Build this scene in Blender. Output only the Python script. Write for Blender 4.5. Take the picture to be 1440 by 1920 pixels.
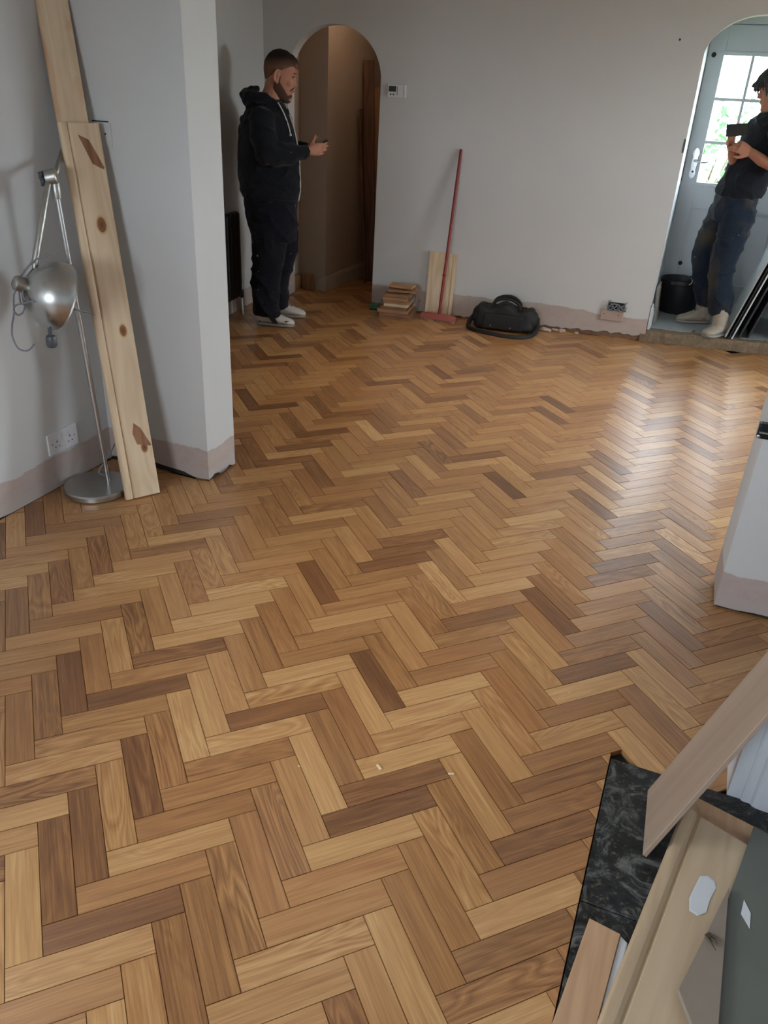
import bpy, bmesh, math, random
from mathutils import Vector, Matrix, Quaternion
import numpy as np

for _o in list(bpy.data.objects):
    bpy.data.objects.remove(_o)
scene = bpy.context.scene
COL = scene.collection
random.seed(7)

# ------------------------------------------------------------------ camera
EYE = 1.594
cam_d = bpy.data.cameras.new('camera')
cam_d.sensor_fit = 'VERTICAL'
cam_d.sensor_height = 36.0
cam_d.lens = 1487.94 / 1920.0 * 36.0
cam_d.clip_start = 0.02
cam = bpy.data.objects.new('camera', cam_d)
COL.objects.link(cam)
c_right = Vector((0.9232, 0.3812, 0.0496))
c_fwd = Vector((-0.3152, 0.8240, -0.4720)).normalized()
c_right = (c_right - c_fwd * c_right.dot(c_fwd)).normalized()
c_up = c_right.cross(c_fwd)
cam.matrix_world = Matrix(((c_right.x, c_up.x, -c_fwd.x, 0.0),
                           (c_right.y, c_up.y, -c_fwd.y, 0.0),
                           (c_right.z, c_up.z, -c_fwd.z, EYE),
                           (0, 0, 0, 1)))
scene.camera = cam

# ------------------------------------------------------------------ view, sky, light
scene.view_settings.view_transform = 'Standard'
scene.view_settings.look = 'None'
scene.view_settings.gamma = 1.0
scene.view_settings.use_curve_mapping = False
scene.view_settings.exposure = 1.10
scene.cycles.use_denoising = True
scene.cycles.max_bounces = 8
scene.cycles.diffuse_bounces = 5
scene.cycles.transparent_max_bounces = 12
scene.cycles.caustics_reflective = False
scene.cycles.caustics_refractive = False
scene.cycles.sample_clamp_indirect = 6.0

world = bpy.data.worlds.new('overcast_sky')
scene.world = world
world.use_nodes = True
_bg = world.node_tree.nodes['Background']
_bg.inputs['Color'].default_value = (0.81, 0.905, 1.0, 1)
_bg.inputs['Strength'].default_value = 13.0


def area_light(name, loc, target, sx, sy, power, color):
    l = bpy.data.lights.new(name, 'AREA')
    l.shape = 'RECTANGLE'
    l.size = sx
    l.size_y = sy
    l.energy = power
    l.color = color
    o = bpy.data.objects.new(name, l)
    o.location = loc
    o.rotation_euler = (Vector(target) - Vector(loc)).to_track_quat('-Z', 'Y').to_euler()
    COL.objects.link(o)
    return o


# daylight: the sky through the near room's two windows, the far room's window and the glazed door
def sky_portal(name, loc, target, sx, sy):
    o = area_light(name, loc, target, sx, sy, 1.0, (1, 1, 1))
    o.data.cycles.is_portal = True
    return o


sky_portal('sky_portal_side', (-2.57, 0.25, 1.40), (0, 0.25, 1.40), 1.18, 0.88)
sky_portal('sky_portal_rear', (-1.0, -2.07, 1.45), (-1.0, 0, 1.45), 0.98, 0.88)
sky_portal('sky_portal_far', (2.73, 4.60, 1.45), (0, 4.60, 1.45), 0.98, 0.88)
sky_portal('sky_portal_door', (0.039, 7.34, 1.49), (0.039, 0, 1.49), 0.62, 0.87)
# recessed ceiling downlights, one over the middle of each room
for _i, (_loc, _pw, _ang) in enumerate((((-0.80, 2.0, 2.33), 18.0, 62), ((-1.15, 4.60, 2.33), 27.0, 98))):
    _sl = bpy.data.lights.new('ceiling_downlight', 'SPOT')
    _sl.energy = _pw
    _sl.color = (1.0, 0.84, 0.62)
    _sl.spot_size = math.radians(_ang)
    _sl.spot_blend = 1.0
    _sl.shadow_soft_size = 0.06
    _so = bpy.data.objects.new('ceiling_downlight', _sl)
    _so.location = _loc
    COL.objects.link(_so)
# warm bulb burning in the hall beyond the small arch
_hl = bpy.data.lights.new('hall_bulb', 'POINT')
_hl.energy = 1.5
_hl.color = (1.0, 0.70, 0.46)
_hl.shadow_soft_size = 0.05
_ho = bpy.data.objects.new('hall_bulb', _hl)
_ho.location = (-2.62, 6.26, 2.22)
COL.objects.link(_ho)

# ------------------------------------------------------------------ material helpers


def srgb(r, g, b):
    def f(c):
        c = c / 255.0
        return c / 12.92 if c <= 0.04045 else ((c + 0.055) / 1.055) ** 2.4
    return (f(r), f(g), f(b), 1.0)


class NT:
    """tiny node-tree helper"""

    def __init__(self, name):
        self.m = bpy.data.materials.new(name)
        self.m.use_nodes = True
        self.t = self.m.node_tree
        self.b = self.t.nodes['Principled BSDF']

    def n(self, typ, **kw):
        x = self.t.nodes.new(typ)
        for k, v in kw.items():
            if k.startswith('i_'):
                key = k[2:]
                key = int(key) if key.isdigit() else key.replace('_', ' ')
                x.inputs[key].default_value = v
            else:
                setattr(x, k, v)
        return x

    def l(self, a, b):
        self.t.links.new(a, b)

    def math(self, op, a, b=None, c=None, clamp=False):
        x = self.t.nodes.new('ShaderNodeMath')
        x.operation = op
        x.use_clamp = clamp
        for i, v in enumerate((a, b, c)):
            if v is None:
                continue
            if isinstance(v, (int, float)):
                x.inputs[i].default_value = v
            else:
                self.l(v, x.inputs[i])
        return x.outputs[0]

    def mix(self, fac, a, b, mode='MIX'):
        x = self.t.nodes.new('ShaderNodeMix')
        x.data_type = 'RGBA'
        x.blend_type = mode
        for i, v in ((0, fac), (6, a), (7, b)):
            if isinstance(v, (int, float)):
                x.inputs[i].default_value = v
            elif isinstance(v, tuple):
                x.inputs[i].default_value = v
            else:
                self.l(v, x.inputs[i])
        return x.outputs[2]

    def ramp(self, fac, stops, interp='LINEAR'):
        x = self.t.nodes.new('ShaderNodeValToRGB')
        x.color_ramp.interpolation = interp
        el = x.color_ramp.elements
        while len(el) > 1:
            el.remove(el[0])
        el[0].position = stops[0][0]
        el[0].color = stops[0][1]
        for p, c in stops[1:]:
            e = el.new(p)
            e.color = c
        self.l(fac, x.inputs[0])
        return x.outputs[0]

    def noise(self, vec, scale, detail=3.0, rough=0.55, dist=0.0):
        x = self.t.nodes.new('ShaderNodeTexNoise')
        x.inputs['Scale'].default_value = scale
        x.inputs['Detail'].default_value = detail
        x.inputs['Roughness'].default_value = rough
        x.inputs['Distortion'].default_value = dist
        if vec is not None:
            self.l(vec, x.inputs['Vector'])
        return x.outputs['Fac']

    def mapping(self, vec, scale=(1, 1, 1), loc=(0, 0, 0), rot=(0, 0, 0)):
        x = self.t.nodes.new('ShaderNodeMapping')
        x.inputs['Scale'].default_value = scale
        x.inputs['Location'].default_value = loc
        x.inputs['Rotation'].default_value = rot
        self.l(vec, x.inputs['Vector'])
        return x.outputs[0]

    def obj(self):
        return self.t.nodes.new('ShaderNodeTexCoord').outputs['Object']

    def pos(self):
        return self.t.nodes.new('ShaderNodeNewGeometry').outputs['Position']

    def bump(self, h, strength=0.2, dist=0.01):
        x = self.t.nodes.new('ShaderNodeBump')
        x.inputs['Strength'].default_value = strength
        x.inputs['Distance'].default_value = dist
        self.l(h, x.inputs['Height'])
        self.l(x.outputs[0], self.b.inputs['Normal'])

    def col(self, c):
        if isinstance(c, tuple):
            self.b.inputs['Base Color'].default_value = c
        else:
            self.l(c, self.b.inputs['Base Color'])

    def set(self, rough=None, metal=None, spec=None):
        if rough is not None:
            self.b.inputs['Roughness'].default_value = rough
        if metal is not None:
            self.b.inputs['Metallic'].default_value = metal
        if spec is not None:
            self.b.inputs['Specular IOR Level'].default_value = spec


def simple(name, c, rough=0.6, metal=0.0, var=0.12, scale=30.0, bump=0.0, spec=0.5):
    k = NT(name)
    v = k.noise(k.obj(), scale, 4)
    dark = tuple(x * (1 - var) for x in c[:3]) + (1,)
    lite = tuple(min(1, x * (1 + var)) for x in c[:3]) + (1,)
    k.col(k.mix(v, dark, lite))
    k.set(rough, metal, spec)
    if bump:
        k.bump(v, bump, 0.004)
    return k.m


def wood(name, c_dark, c_mid, c_light, axis='Z', ring=14.0, rough=0.55, knots=(), rw=0.7):
    """sawn timber, grain along the object's local axis; knots = (local position, radius)"""
    k = NT(name)
    o = k.obj()
    sc = {'X': (1.2, 22, 22), 'Y': (22, 1.2, 22), 'Z': (22, 22, 1.2)}[axis]
    m = k.mapping(o, sc)
    g = k.noise(m, 1.0, 4, 0.6, 0.6)
    sc2 = {'X': (.7, 6, 6), 'Y': (6, .7, 6), 'Z': (6, 6, .7)}[axis]
    g2 = k.noise(k.mapping(o, sc2, (3.1, 7.7, 1.3)), 1.0, 2, 0.5, 0.3)
    rings = k.math('FRACT', k.math('MULTIPLY', g2, ring))
    rings = k.math('ABSOLUTE', k.math('SUBTRACT', rings, 0.5))
    f = k.math('ADD', k.math('MULTIPLY', g, 0.55), k.math('ADD', k.math('MULTIPLY', rings, rw), (0.7 - rw) * 0.25))
    c = k.ramp(f, [(0.2, c_dark), (0.5, c_mid), (0.85, c_light)])
    for (kp, kr) in knots:
        dv = k.n('ShaderNodeVectorMath', operation='SUBTRACT')
        k.l(o, dv.inputs[0])
        dv.inputs[1].default_value = kp
        sv = k.n('ShaderNodeVectorMath', operation='MULTIPLY')
        k.l(dv.outputs[0], sv.inputs[0])
        st = {'X': (.6, 1, 1), 'Y': (1, .6, 1), 'Z': (1, 1, .6)}[axis]
        sv.inputs[1].default_value = st
        ln = k.n('ShaderNodeVectorMath', operation='LENGTH')
        k.l(sv.outputs[0], ln.inputs[0])
        dd = k.math('DIVIDE', ln.outputs['Value'], kr)
        kc = k.ramp(dd, [(0.0, srgb(96, 62, 36)), (0.5, srgb(140, 92, 56)), (0.62, srgb(120, 78, 46)),
                         (0.70, srgb(190, 148, 102)), (1.0, srgb(205, 170, 125))])
        ff = k.ramp(dd, [(0.0, (1, 1, 1, 1)), (0.75, (1, 1, 1, 1)), (1.0, (0.0, 0, 0, 1))])
        c = k.mix(ff, c, kc)
    k.col(c)
    k.set(rough)
    k.bump(f, 0.08, 0.003)
    return k.m


# ------------------------------------------------------------------ mesh helpers
WORG = {}


class MB:
    """collects geometry and links it as one mesh object"""

    def __init__(self):
        self.v = []
        self.f = []

    def add(self, vs, fs):
        n = len(self.v)
        self.v += [tuple(p) for p in vs]
        self.f += [tuple(i + n for i in q) for q in fs]
        return self

    def box(self, a, b):
        x0, y0, z0 = a
        x1, y1, z1 = b
        return self.add([(x0, y0, z0), (x1, y0, z0), (x1, y1, z0), (x0, y1, z0),
                         (x0, y0, z1), (x1, y0, z1), (x1, y1, z1), (x0, y1, z1)],
                        [(3, 2, 1, 0), (4, 5, 6, 7), (0, 1, 5, 4), (1, 2, 6, 5), (2, 3, 7, 6), (3, 0, 4, 7)])

    def obox(self, c, ax, ay, az):
        """oriented box: centre and three half-extent vectors"""
        c, ax, ay, az = Vector(c), Vector(ax), Vector(ay), Vector(az)
        p = [c + sx * ax + sy * ay + sz * az for sz in (-1, 1) for sx, sy in ((-1, -1), (1, -1), (1, 1), (-1, 1))]
        f = [(3, 2, 1, 0), (4, 5, 6, 7), (0, 1, 5, 4), (1, 2, 6, 5), (2, 3, 7, 6), (3, 0, 4, 7)]
        if ax.cross(ay).dot(az) < 0:
            f = [q[::-1] for q in f]
        return self.add(p, f)

    def prism(self, poly, z0, z1):
        n = len(poly)
        ar = sum(poly[i][0] * poly[(i + 1) % n][1] - poly[(i + 1) % n][0] * poly[i][1] for i in range(n))
        if ar < 0:
            poly = poly[::-1]
        vs = [(x, y, z0) for x, y in poly] + [(x, y, z1) for x, y in poly]
        fs = [tuple(range(n))[::-1], tuple(range(n, 2 * n))]
        fs += [(i, (i + 1) % n, n + (i + 1) % n, n + i) for i in range(n)]
        return self.add(vs, fs)

    def extrude(self, prof, o, ex, ey, ez, length):
        """2-D profile in the ex/ey plane at o, pushed along ez"""
        o, ex, ey, ez = Vector(o), Vector(ex), Vector(ey), Vector(ez)
        n = len(prof)
        a = [o + ex * p + ey * q for p, q in prof]
        b = [p + ez * length for p in a]
        fs = [tuple(range(n)), tuple(range(n, 2 * n))[::-1]]
        fs += [(i, n + i, n + (i + 1) % n, (i + 1) % n) for i in range(n)]
        ar = sum(prof[i][0] * prof[(i + 1) % n][1] - prof[(i + 1) % n][0] * prof[i][1] for i in range(n))
        if (ar > 0) == (ex.cross(ey).dot(ez) > 0):
            fs = [q[::-1] for q in fs]
        return self.add(a + b, fs)

    def rings(self, rings, cap=True, closed=True):
        """rings: list of equal-length point lists"""
        n = len(rings[0])
        base = []
        for r in rings:
            base += [tuple(p) for p in r]
        fs = []
        for i in range(len(rings) - 1):
            for j in range(n if closed else n - 1):
                a, b = i * n + j, i * n + (j + 1) % n
                fs.append((a, b, b + n, a + n))
        if cap:
            fs.append(tuple(range(n))[::-1])
            fs.append(tuple(range((len(rings) - 1) * n, len(rings) * n)))
        return self.add(base, fs)

    def tube(self, pts, rad, n=10, cap=True, flat=None):
        """round tube along pts; rad a number or a list; flat=(axis, factor) squashes the section"""
        pts = [Vector(p) for p in pts]
        if isinstance(rad, (int, float)):
            rad = [rad] * len(pts)
        rings = []
        t0 = (pts[1] - pts[0]).normalized()
        up = Vector((0, 0, 1)) if abs(t0.z) < 0.9 else Vector((1, 0, 0))
        a = t0.cross(up).normalized()
        for i, p in enumerate(pts):
            if i == 0:
                t = pts[1] - pts[0]
            elif i == len(pts) - 1:
                t = pts[-1] - pts[-2]
            else:
                t = (pts[i + 1] - pts[i]).normalized() + (pts[i] - pts[i - 1]).normalized()
            t.normalize()
            a = (a - t * a.dot(t)).normalized()
            b = t.cross(a)
            r = []
            for k in range(n):
                th = 2 * math.pi * k / n
                d = (a * math.cos(th) + b * math.sin(th)) * rad[i]
                if flat:
                    fx = Vector(flat[0]).normalized()
                    d = d - fx * d.dot(fx) * (1 - flat[1])
                r.append(p + d)
            rings.append(r)
        return self.rings(rings, cap)

    def lathe(self, prof, o, axis=(0, 0, 1), n=32, cap=True):
        """prof: (radius, height) along axis from o"""
        o = Vector(o)
        t = Vector(axis).normalized()
        up = Vector((0, 0, 1)) if abs(t.z) < 0.9 else Vector((1, 0, 0))
        a = t.cross(up).normalized()
        b = t.cross(a)
        rings = []
        for r, h in prof:
            rings.append([o + t * h + (a * math.cos(2 * math.pi * k / n) + b * math.sin(2 * math.pi * k / n)) * r for k in range(n)])
        return self.rings(rings, cap)

    def ball(self, c, rx, ry=None, rz=None, n=14, m=9, rot=None):
        ry = rx if ry is None else ry
        rz = rx if rz is None else rz
        c = Vector(c)
        rings = []
        for i in range(m + 1):
            ph = math.pi * (0.02 + 0.96 * i / m)
            r = []
            for k in range(n):
                th = 2 * math.pi * k / n
                d = Vector((rx * math.sin(ph) * math.cos(th), ry * math.sin(ph) * math.sin(th), -rz * math.cos(ph)))
                if rot is not None:
                    d = rot @ d
                r.append(c + d)
            rings.append(r)
        return self.rings(rings, True)

    def build(self, name, mat, parent=None, smooth=False, bevel=0.0, seg=2, origin=None, angle=None):
        porg = WORG.get(parent.name, Vector((0, 0, 0))) if parent is not None else Vector((0, 0, 0))
        org = Vector(origin) if origin is not None else porg.copy()
        me = bpy.data.meshes.new(name)
        me.from_pydata([tuple(Vector(p) - org) for p in self.v], [], self.f)
        bm = bmesh.new()
        bm.from_mesh(me)
        bmesh.ops.recalc_face_normals(bm, faces=bm.faces)
        if bevel > 0:
            es = [e for e in bm.edges if len(e.link_faces) == 2 and e.calc_face_angle(0) > 0.6]
            bmesh.ops.bevel(bm, geom=es, offset=bevel, segments=seg, affect='EDGES', profile=0.6, clamp_overlap=True)
        bm.to_mesh(me)
        bm.free()
        if smooth:
            me.polygons.foreach_set('use_smooth', [True] * len(me.polygons))
            if angle is not None:
                me.set_sharp_from_angle(angle=math.radians(angle))
        me.materials.append(mat)
        o = bpy.data.objects.new(name, me)
        COL.objects.link(o)
        if parent is not None:
            o.parent = parent
            o.location = org - porg
        else:
            o.location = org
        WORG[o.name] = org
        return o


def tag(o, label, cat, group=None, kind=None):
    o['label'] = label
    o['category'] = cat
    if group:
        o['group'] = group
    if kind:
        o['kind'] = kind
    return o


def thing(name, label, cat, loc, group=None):
    o = bpy.data.objects.new(name, None)
    o.empty_display_size = 0.1
    COL.objects.link(o)
    o.location = loc
    WORG[o.name] = Vector(loc)
    tag(o, label, cat, group)
    return o


def struct(o, label=None, cat=None):
    o['kind'] = 'structure'
    if label:
        o['label'] = label
    if cat:
        o['category'] = cat
    return o


# ------------------------------------------------------------------ materials of the setting
def plaster_mat(name, h0=0.145, paint=srgb(206, 206, 204)):
    """painted wall, bare pink plaster left where the skirting came off"""
    k = NT(name)
    p = k.pos()
    sep = k.n('ShaderNodeSeparateXYZ')
    k.l(p, sep.inputs[0])
    n1 = k.noise(p, 5.0, 5, 0.6)
    n2 = k.noise(p, 1.3, 2, 0.5)
    h = k.math('ADD', k.math('MULTIPLY', k.math('SUBTRACT', n1, 0.5), 0.07), h0)
    h = k.math('ADD', h, k.math('MULTIPLY', k.math('SUBTRACT', n2, 0.5), 0.10))
    fac = k.math('MULTIPLY', k.math('SUBTRACT', sep.outputs['Z'], h), 160.0, clamp=True)
    smud = k.noise(p, 2.2, 5, 0.65)
    pc = k.mix(k.math('MULTIPLY', smud, 1.0), tuple(c * 0.90 for c in paint[:3]) + (1,), paint)
    big = k.noise(p, 0.9, 2)
    pc = k.mix(k.math('MULTIPLY', big, 0.35), pc, srgb(186, 188, 192))
    plc = k.mix(k.noise(p, 22, 5, 0.7), srgb(166, 151, 144), srgb(189, 174, 167))
    low = k.math('MULTIPLY', k.math('SUBTRACT', k.math('ADD', 0.045, k.math('MULTIPLY', n1, 0.03)), sep.outputs['Z']), 120.0, clamp=True)
    plc = k.mix(low, plc, srgb(176, 166, 160))
    k.col(k.mix(fac, plc, pc))
    k.set(0.75, 0, 0.3)
    k.bump(k.math('ADD', k.math('MULTIPLY', k.noise(p, 60, 3), 0.25), k.math('MULTIPLY', fac, 0.4)), 0.15, 0.004)
    return k.m


M = {}
M['wall'] = plaster_mat('painted_plaster')
M['wall_back'] = plaster_mat('painted_plaster_far', 0.175)
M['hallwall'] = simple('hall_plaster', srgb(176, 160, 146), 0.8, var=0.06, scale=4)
M['ceil'] = simple('ceiling_paint', srgb(210, 208, 204), 0.85, var=0.03, scale=3)
M['rubble'] = simple('dark_wall_base', srgb(46, 42, 40), 0.95, var=0.6, scale=90, bump=0.5)
M['white_trim'] = simple('white_gloss_trim', srgb(208, 212, 218), 0.4, var=0.05, scale=12)
M['subfloor'] = simple('bitumen_subfloor', srgb(34, 28, 24), 0.9, var=0.3)


def block_mat():
    k = NT('oak_parquet')
    uv = k.n('ShaderNodeUVMap')
    uv.uv_map = 'grain'
    at = k.n('ShaderNodeAttribute')
    at.attribute_name = 'tone'
    tone = at.outputs['Fac']
    fine = k.noise(k.mapping(uv.outputs[0], (5.0, 230.0, 1)), 1.0, 4, 0.65, 0.25)
    med = k.noise(k.mapping(uv.outputs[0], (3.0, 55.0, 1)), 1.0, 3, 0.6, 0.8)
    cath = k.noise(k.mapping(uv.outputs[0], (2.6, 16.0, 1)), 1.0, 1.5, 0.5, 0.5)
    rg = k.math('ABSOLUTE', k.math('SUBTRACT', k.math('FRACT', k.math('MULTIPLY', cath, 11.0)), 0.5))
    at2 = k.n('ShaderNodeAttribute')
    at2.attribute_name = 'figure'
    rg = k.math('MULTIPLY', k.math('SUBTRACT', rg, 0.25), k.math('MULTIPLY', at2.outputs['Fac'], 0.55))
    t = k.math('ADD', tone, k.math('MULTIPLY', k.math('SUBTRACT', fine, 0.5), 0.62))
    t = k.math('ADD', t, k.math('MULTIPLY', k.math('SUBTRACT', med, 0.5), 0.50))
    t = k.math('ADD', t, rg)
    c = k.ramp(t, [(0.0, srgb(84, 52, 32)), (0.25, srgb(126, 83, 50)), (0.5, srgb(170, 121, 74)),
                   (0.75, srgb(200, 154, 101)), (1.0, srgb(224, 186, 136))])
    at3 = k.n('ShaderNodeAttribute')
    at3.attribute_name = 'warm'
    c = k.mix(k.math('MULTIPLY', at3.outputs['Fac'], 0.42), c, srgb(170, 108, 66), 'MIX')
    at4 = k.n('ShaderNodeAttribute')
    at4.attribute_name = 'edge'
    edge = at4.outputs['Fac']
    c = k.mix(k.math('MULTIPLY', edge, 0.5), c, srgb(62, 42, 28))
    k.col(c)
    tg = k.n('ShaderNodeTangent')
    tg.direction_type = 'UV_MAP'
    tg.uv_map = 'grain'
    k.l(tg.outputs[0], k.b.inputs['Tangent'])
    k.b.inputs['Anisotropic'].default_value = 0.55
    ro = k.math('ADD', 0.27, k.math('MULTIPLY', fine, 0.13))
    k.l(k.math('ADD', ro, k.math('MULTIPLY', edge, 0.5)), k.b.inputs['Roughness'])
    k.l(k.math('MULTIPLY', k.math('SUBTRACT', 1.0, edge), 1.0), k.b.inputs['Specular IOR Level'])
    k.bump(k.math('ADD', k.math('MULTIPLY', fine, 0.6), k.math('MULTIPLY', med, 0.6)), 0.10, 0.002)
    return k.m


M['block'] = block_mat()

# ------------------------------------------------------------------ herringbone floor
BW = 0.0715                      # block width, a block is four widths long
LTX, LTY = -2.38461, -18.17598
S2 = math.sqrt(0.5)


def lat2w(i, j):
    i, j = (i - LTX) * BW, (j - LTY) * BW
    return Vector((S2 * (i - j), S2 * (i + j)))


# far-room back wall: runs slightly askew to the parquet
WA = Vector((-2.504, 6.030))
WB = Vector((-0.395, 6.215))
WD = (WB - WA).normalized()
WN = Vector((WD.y, -WD.x))       # into the room


def bw(s, z, off=0.0):
    p = WA + WD * s + WN * off
    return Vector((p.x, p.y, z))


def inside(x, y):
    if y < 2.68:
        if x > 0.035 and y < 1.735:
            return False
        return -2.40 < x < 1.05 and y > -0.4
    if y < 2.88:
        return -1.87 < x < 0.27
    d = (Vector((x, y)) - WA).dot(WN)
    s = (Vector((x, y)) - WA).dot(WD)
    if d > 0.0:
        if x < -3.34 - 0.14 * (y - 5.4):
            return False
        if s > 2.15 and d < 0.012 + 0.07 * (s - 2.15):
            return False
        return x < 2.5
    if -0.745 < s < 0.0 and y < 8.1:
        return x > -3.05 or (y < 6.33 and x > -3.33)
    if s <= 0.55 and y < 8.1 and d < -0.12:
        return (x > -3.05 or (y < 6.33 and x > -3.33)) and x < -2.15
    return False


def clip_poly(poly, nx, ny, c):
    """keep nx*x+ny*y <= c"""
    out = []
    n = len(poly)
    for i in range(n):
        p, q = poly[i], poly[(i + 1) % n]
        dp, dq = nx * p[0] + ny * p[1] - c, nx * q[0] + ny * q[1] - c
        if dp <= 0:
            out.append(p)
        if (dp < 0 < dq) or (dq < 0 < dp):
            t = dp / (dp - dq)
            out.append((p[0] + (q[0] - p[0]) * t, p[1] + (q[1] - p[1]) * t))
    return out


def cuts_for(cx, cy):
    r = []
    if cy < 2.78:
        r.append((-1, 0, 2.40))
        if cy < 1.735:
            r.append((1, 0, 0.036))
        elif cx > 0.036 and cy < 1.95:
            r.append((0, -1, -1.735))
        if cx < -1.87 and cy < 2.68:
            r.append((0, 1, 2.68))
        if cx > 0.27 and cy < 2.68:
            r.append((0, 1, 2.68))
    if cy > 5.6:
        s = (Vector((cx, cy)) - WA).dot(WD)
        d = (Vector((cx, cy)) - WA).dot(WN)
        if 0.0 < s < 2.15 and d > 0:
            r.append((-WN.x, -WN.y, -(WA.dot(WN)) - 0.0))
    return r


rnd = random.Random(21)
# blocks that stand out in the floor: (grid column, grid row, tone)
TONES = [(-1.5, 4, 0.22), (-4.5, 1, 0.25), (-5.5, 16, 0.33), (-4.5, 9, 0.34), (1, 10.5, 0.30), (-0.5, -3, 0.36), (-1.5, -4, 0.34), (-5.5, 8, 0.38), (5.5, 3, 0.36), (3.5, 9, 0.45), (-0.5, 5, 0.40), (1.5, -1, 0.38), (2.5, 0, 0.36), (0.5, -2, 0.40), (2.5, -8, 0.28), (-1, 0.5, 0.60), (-1.5, 12, 0.62), (-4, 5.5, 0.66), (3, 4.5, 0.68), (6, 7.5, 0.72), (2, -4.5, 0.58), (4, 13.5, 0.70), (5, 14.5, 0.74), (9, 10.5, 0.68), (4.5, 2, 0.66), (2.5, 8, 0.60), (7, 0.5, 0.25), (12, -2.5, 0.33), (8, -6.5, 0.33), (7, -7.5, 0.36), (10.5, 0, 0.36), (5.5, -5, 0.40), (6.5, 4, 0.36), (10, -4.5, 0.38), (12, 5.5, 0.42), (11, 4.5, 0.70), (8, 1.5, 0.66), (5, -1.5, 0.66), (7.5, 5, 0.66), (11.5, 1, 0.60), (9.5, -1, 0.58), (17, 2.5, 0.70), (17.5, 23, 0.25), (21.5, 27, 0.28), (20.5, 26, 0.36), (14.5, 20, 0.36), (21.5, 19, 0.45), (27.5, 33, 0.30), (15.5, 13, 0.42), (21, 30.5, 0.72), (23, 24.5, 0.68), (25.5, 23, 0.68), (19, 20.5, 0.66), (16, 25.5, 0.70), (18, 11.5, 0.66), (16.5, 14, 0.64), (22.5, 20, 0.60), (12.5, 42, 0.62), (13.5, 35, 0.30), (8.5, 30, 0.30), (12.5, 26, 0.30), (12.5, 50, 0.30), (14.5, 52, 0.36), (17.5, 47, 0.36), (18.5, 56, 0.30), (26.5, 56, 0.30), (21.5, 59, 0.33), (23.5, 61, 0.30), (19.5, 33, 0.30), (22.5, 44, 0.36), (17.5, 39, 0.36), (18.5, 40, 0.33), (18, 51.5, 0.66), (12, 29.5, 0.68), (23, 56.5, 0.66), (19, 44.5, 0.62), (13, 46.5, 0.62), (-1.5, 20, 0.32), (-0.5, 13, 0.36), (0, 17.5, 0.70), (-1, 16.5, 0.64), (3, 12.5, 0.72), (2, 11.5, 0.68), (3, 20.5, 0.68), (-6, 11.5, 0.50), (41, 26.5, 0.33), (30, 15.5, 0.62), (20, 5.5, 0.40), (19, 4.5, 0.36), (18.5, 0, 0.34), (28, 13.5, 0.42), (25.5, 15, 0.60), (19.5, 1, 0.62)]


def block_shape(poly, b=0.0007, th=0.018, gap=0.00045):
    """top face, chamfer ring and sides of one block outline"""
    n = len(poly)
    cx = sum(p[0] for p in poly) / n
    cy = sum(p[1] for p in poly) / n

    def inset(d):
        ls = []
        for i in range(n):
            p, q = Vector(poly[i]), Vector(poly[(i + 1) % n])
            e = (q - p)
            if e.length < 1e-6:
                continue
            e.normalize()
            nn = Vector((-e.y, e.x))
            ls.append((p + nn * d, e))
        out = []
        m = len(ls)
        for i in range(m):
            (p, e), (q, g) = ls[i - 1], ls[i]
            den = e.x * g.y - e.y * g.x
            if abs(den) < 1e-6:
                out.append(q)
                continue
            t = ((q.x - p.x) * g.y - (q.y - p.y) * g.x) / den
            out.append(p + e * t)
        return out
    a, c = inset(gap), inset(gap + b)
    m = len(a)
    vs = [(p.x, p.y, -th) for p in a] + [(p.x, p.y, -b * 0.8) for p in a] + [(p.x, p.y, 0.0) for p in c]
    fs = []
    for i in range(m):
        j = (i + 1) % m
        fs.append((i, j, m + j, m + i))
        fs.append((m + i, m + j, 2 * m + j, 2 * m + i))
    fs.append(tuple(range(2 * m, 3 * m)))
    return vs, fs


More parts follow.
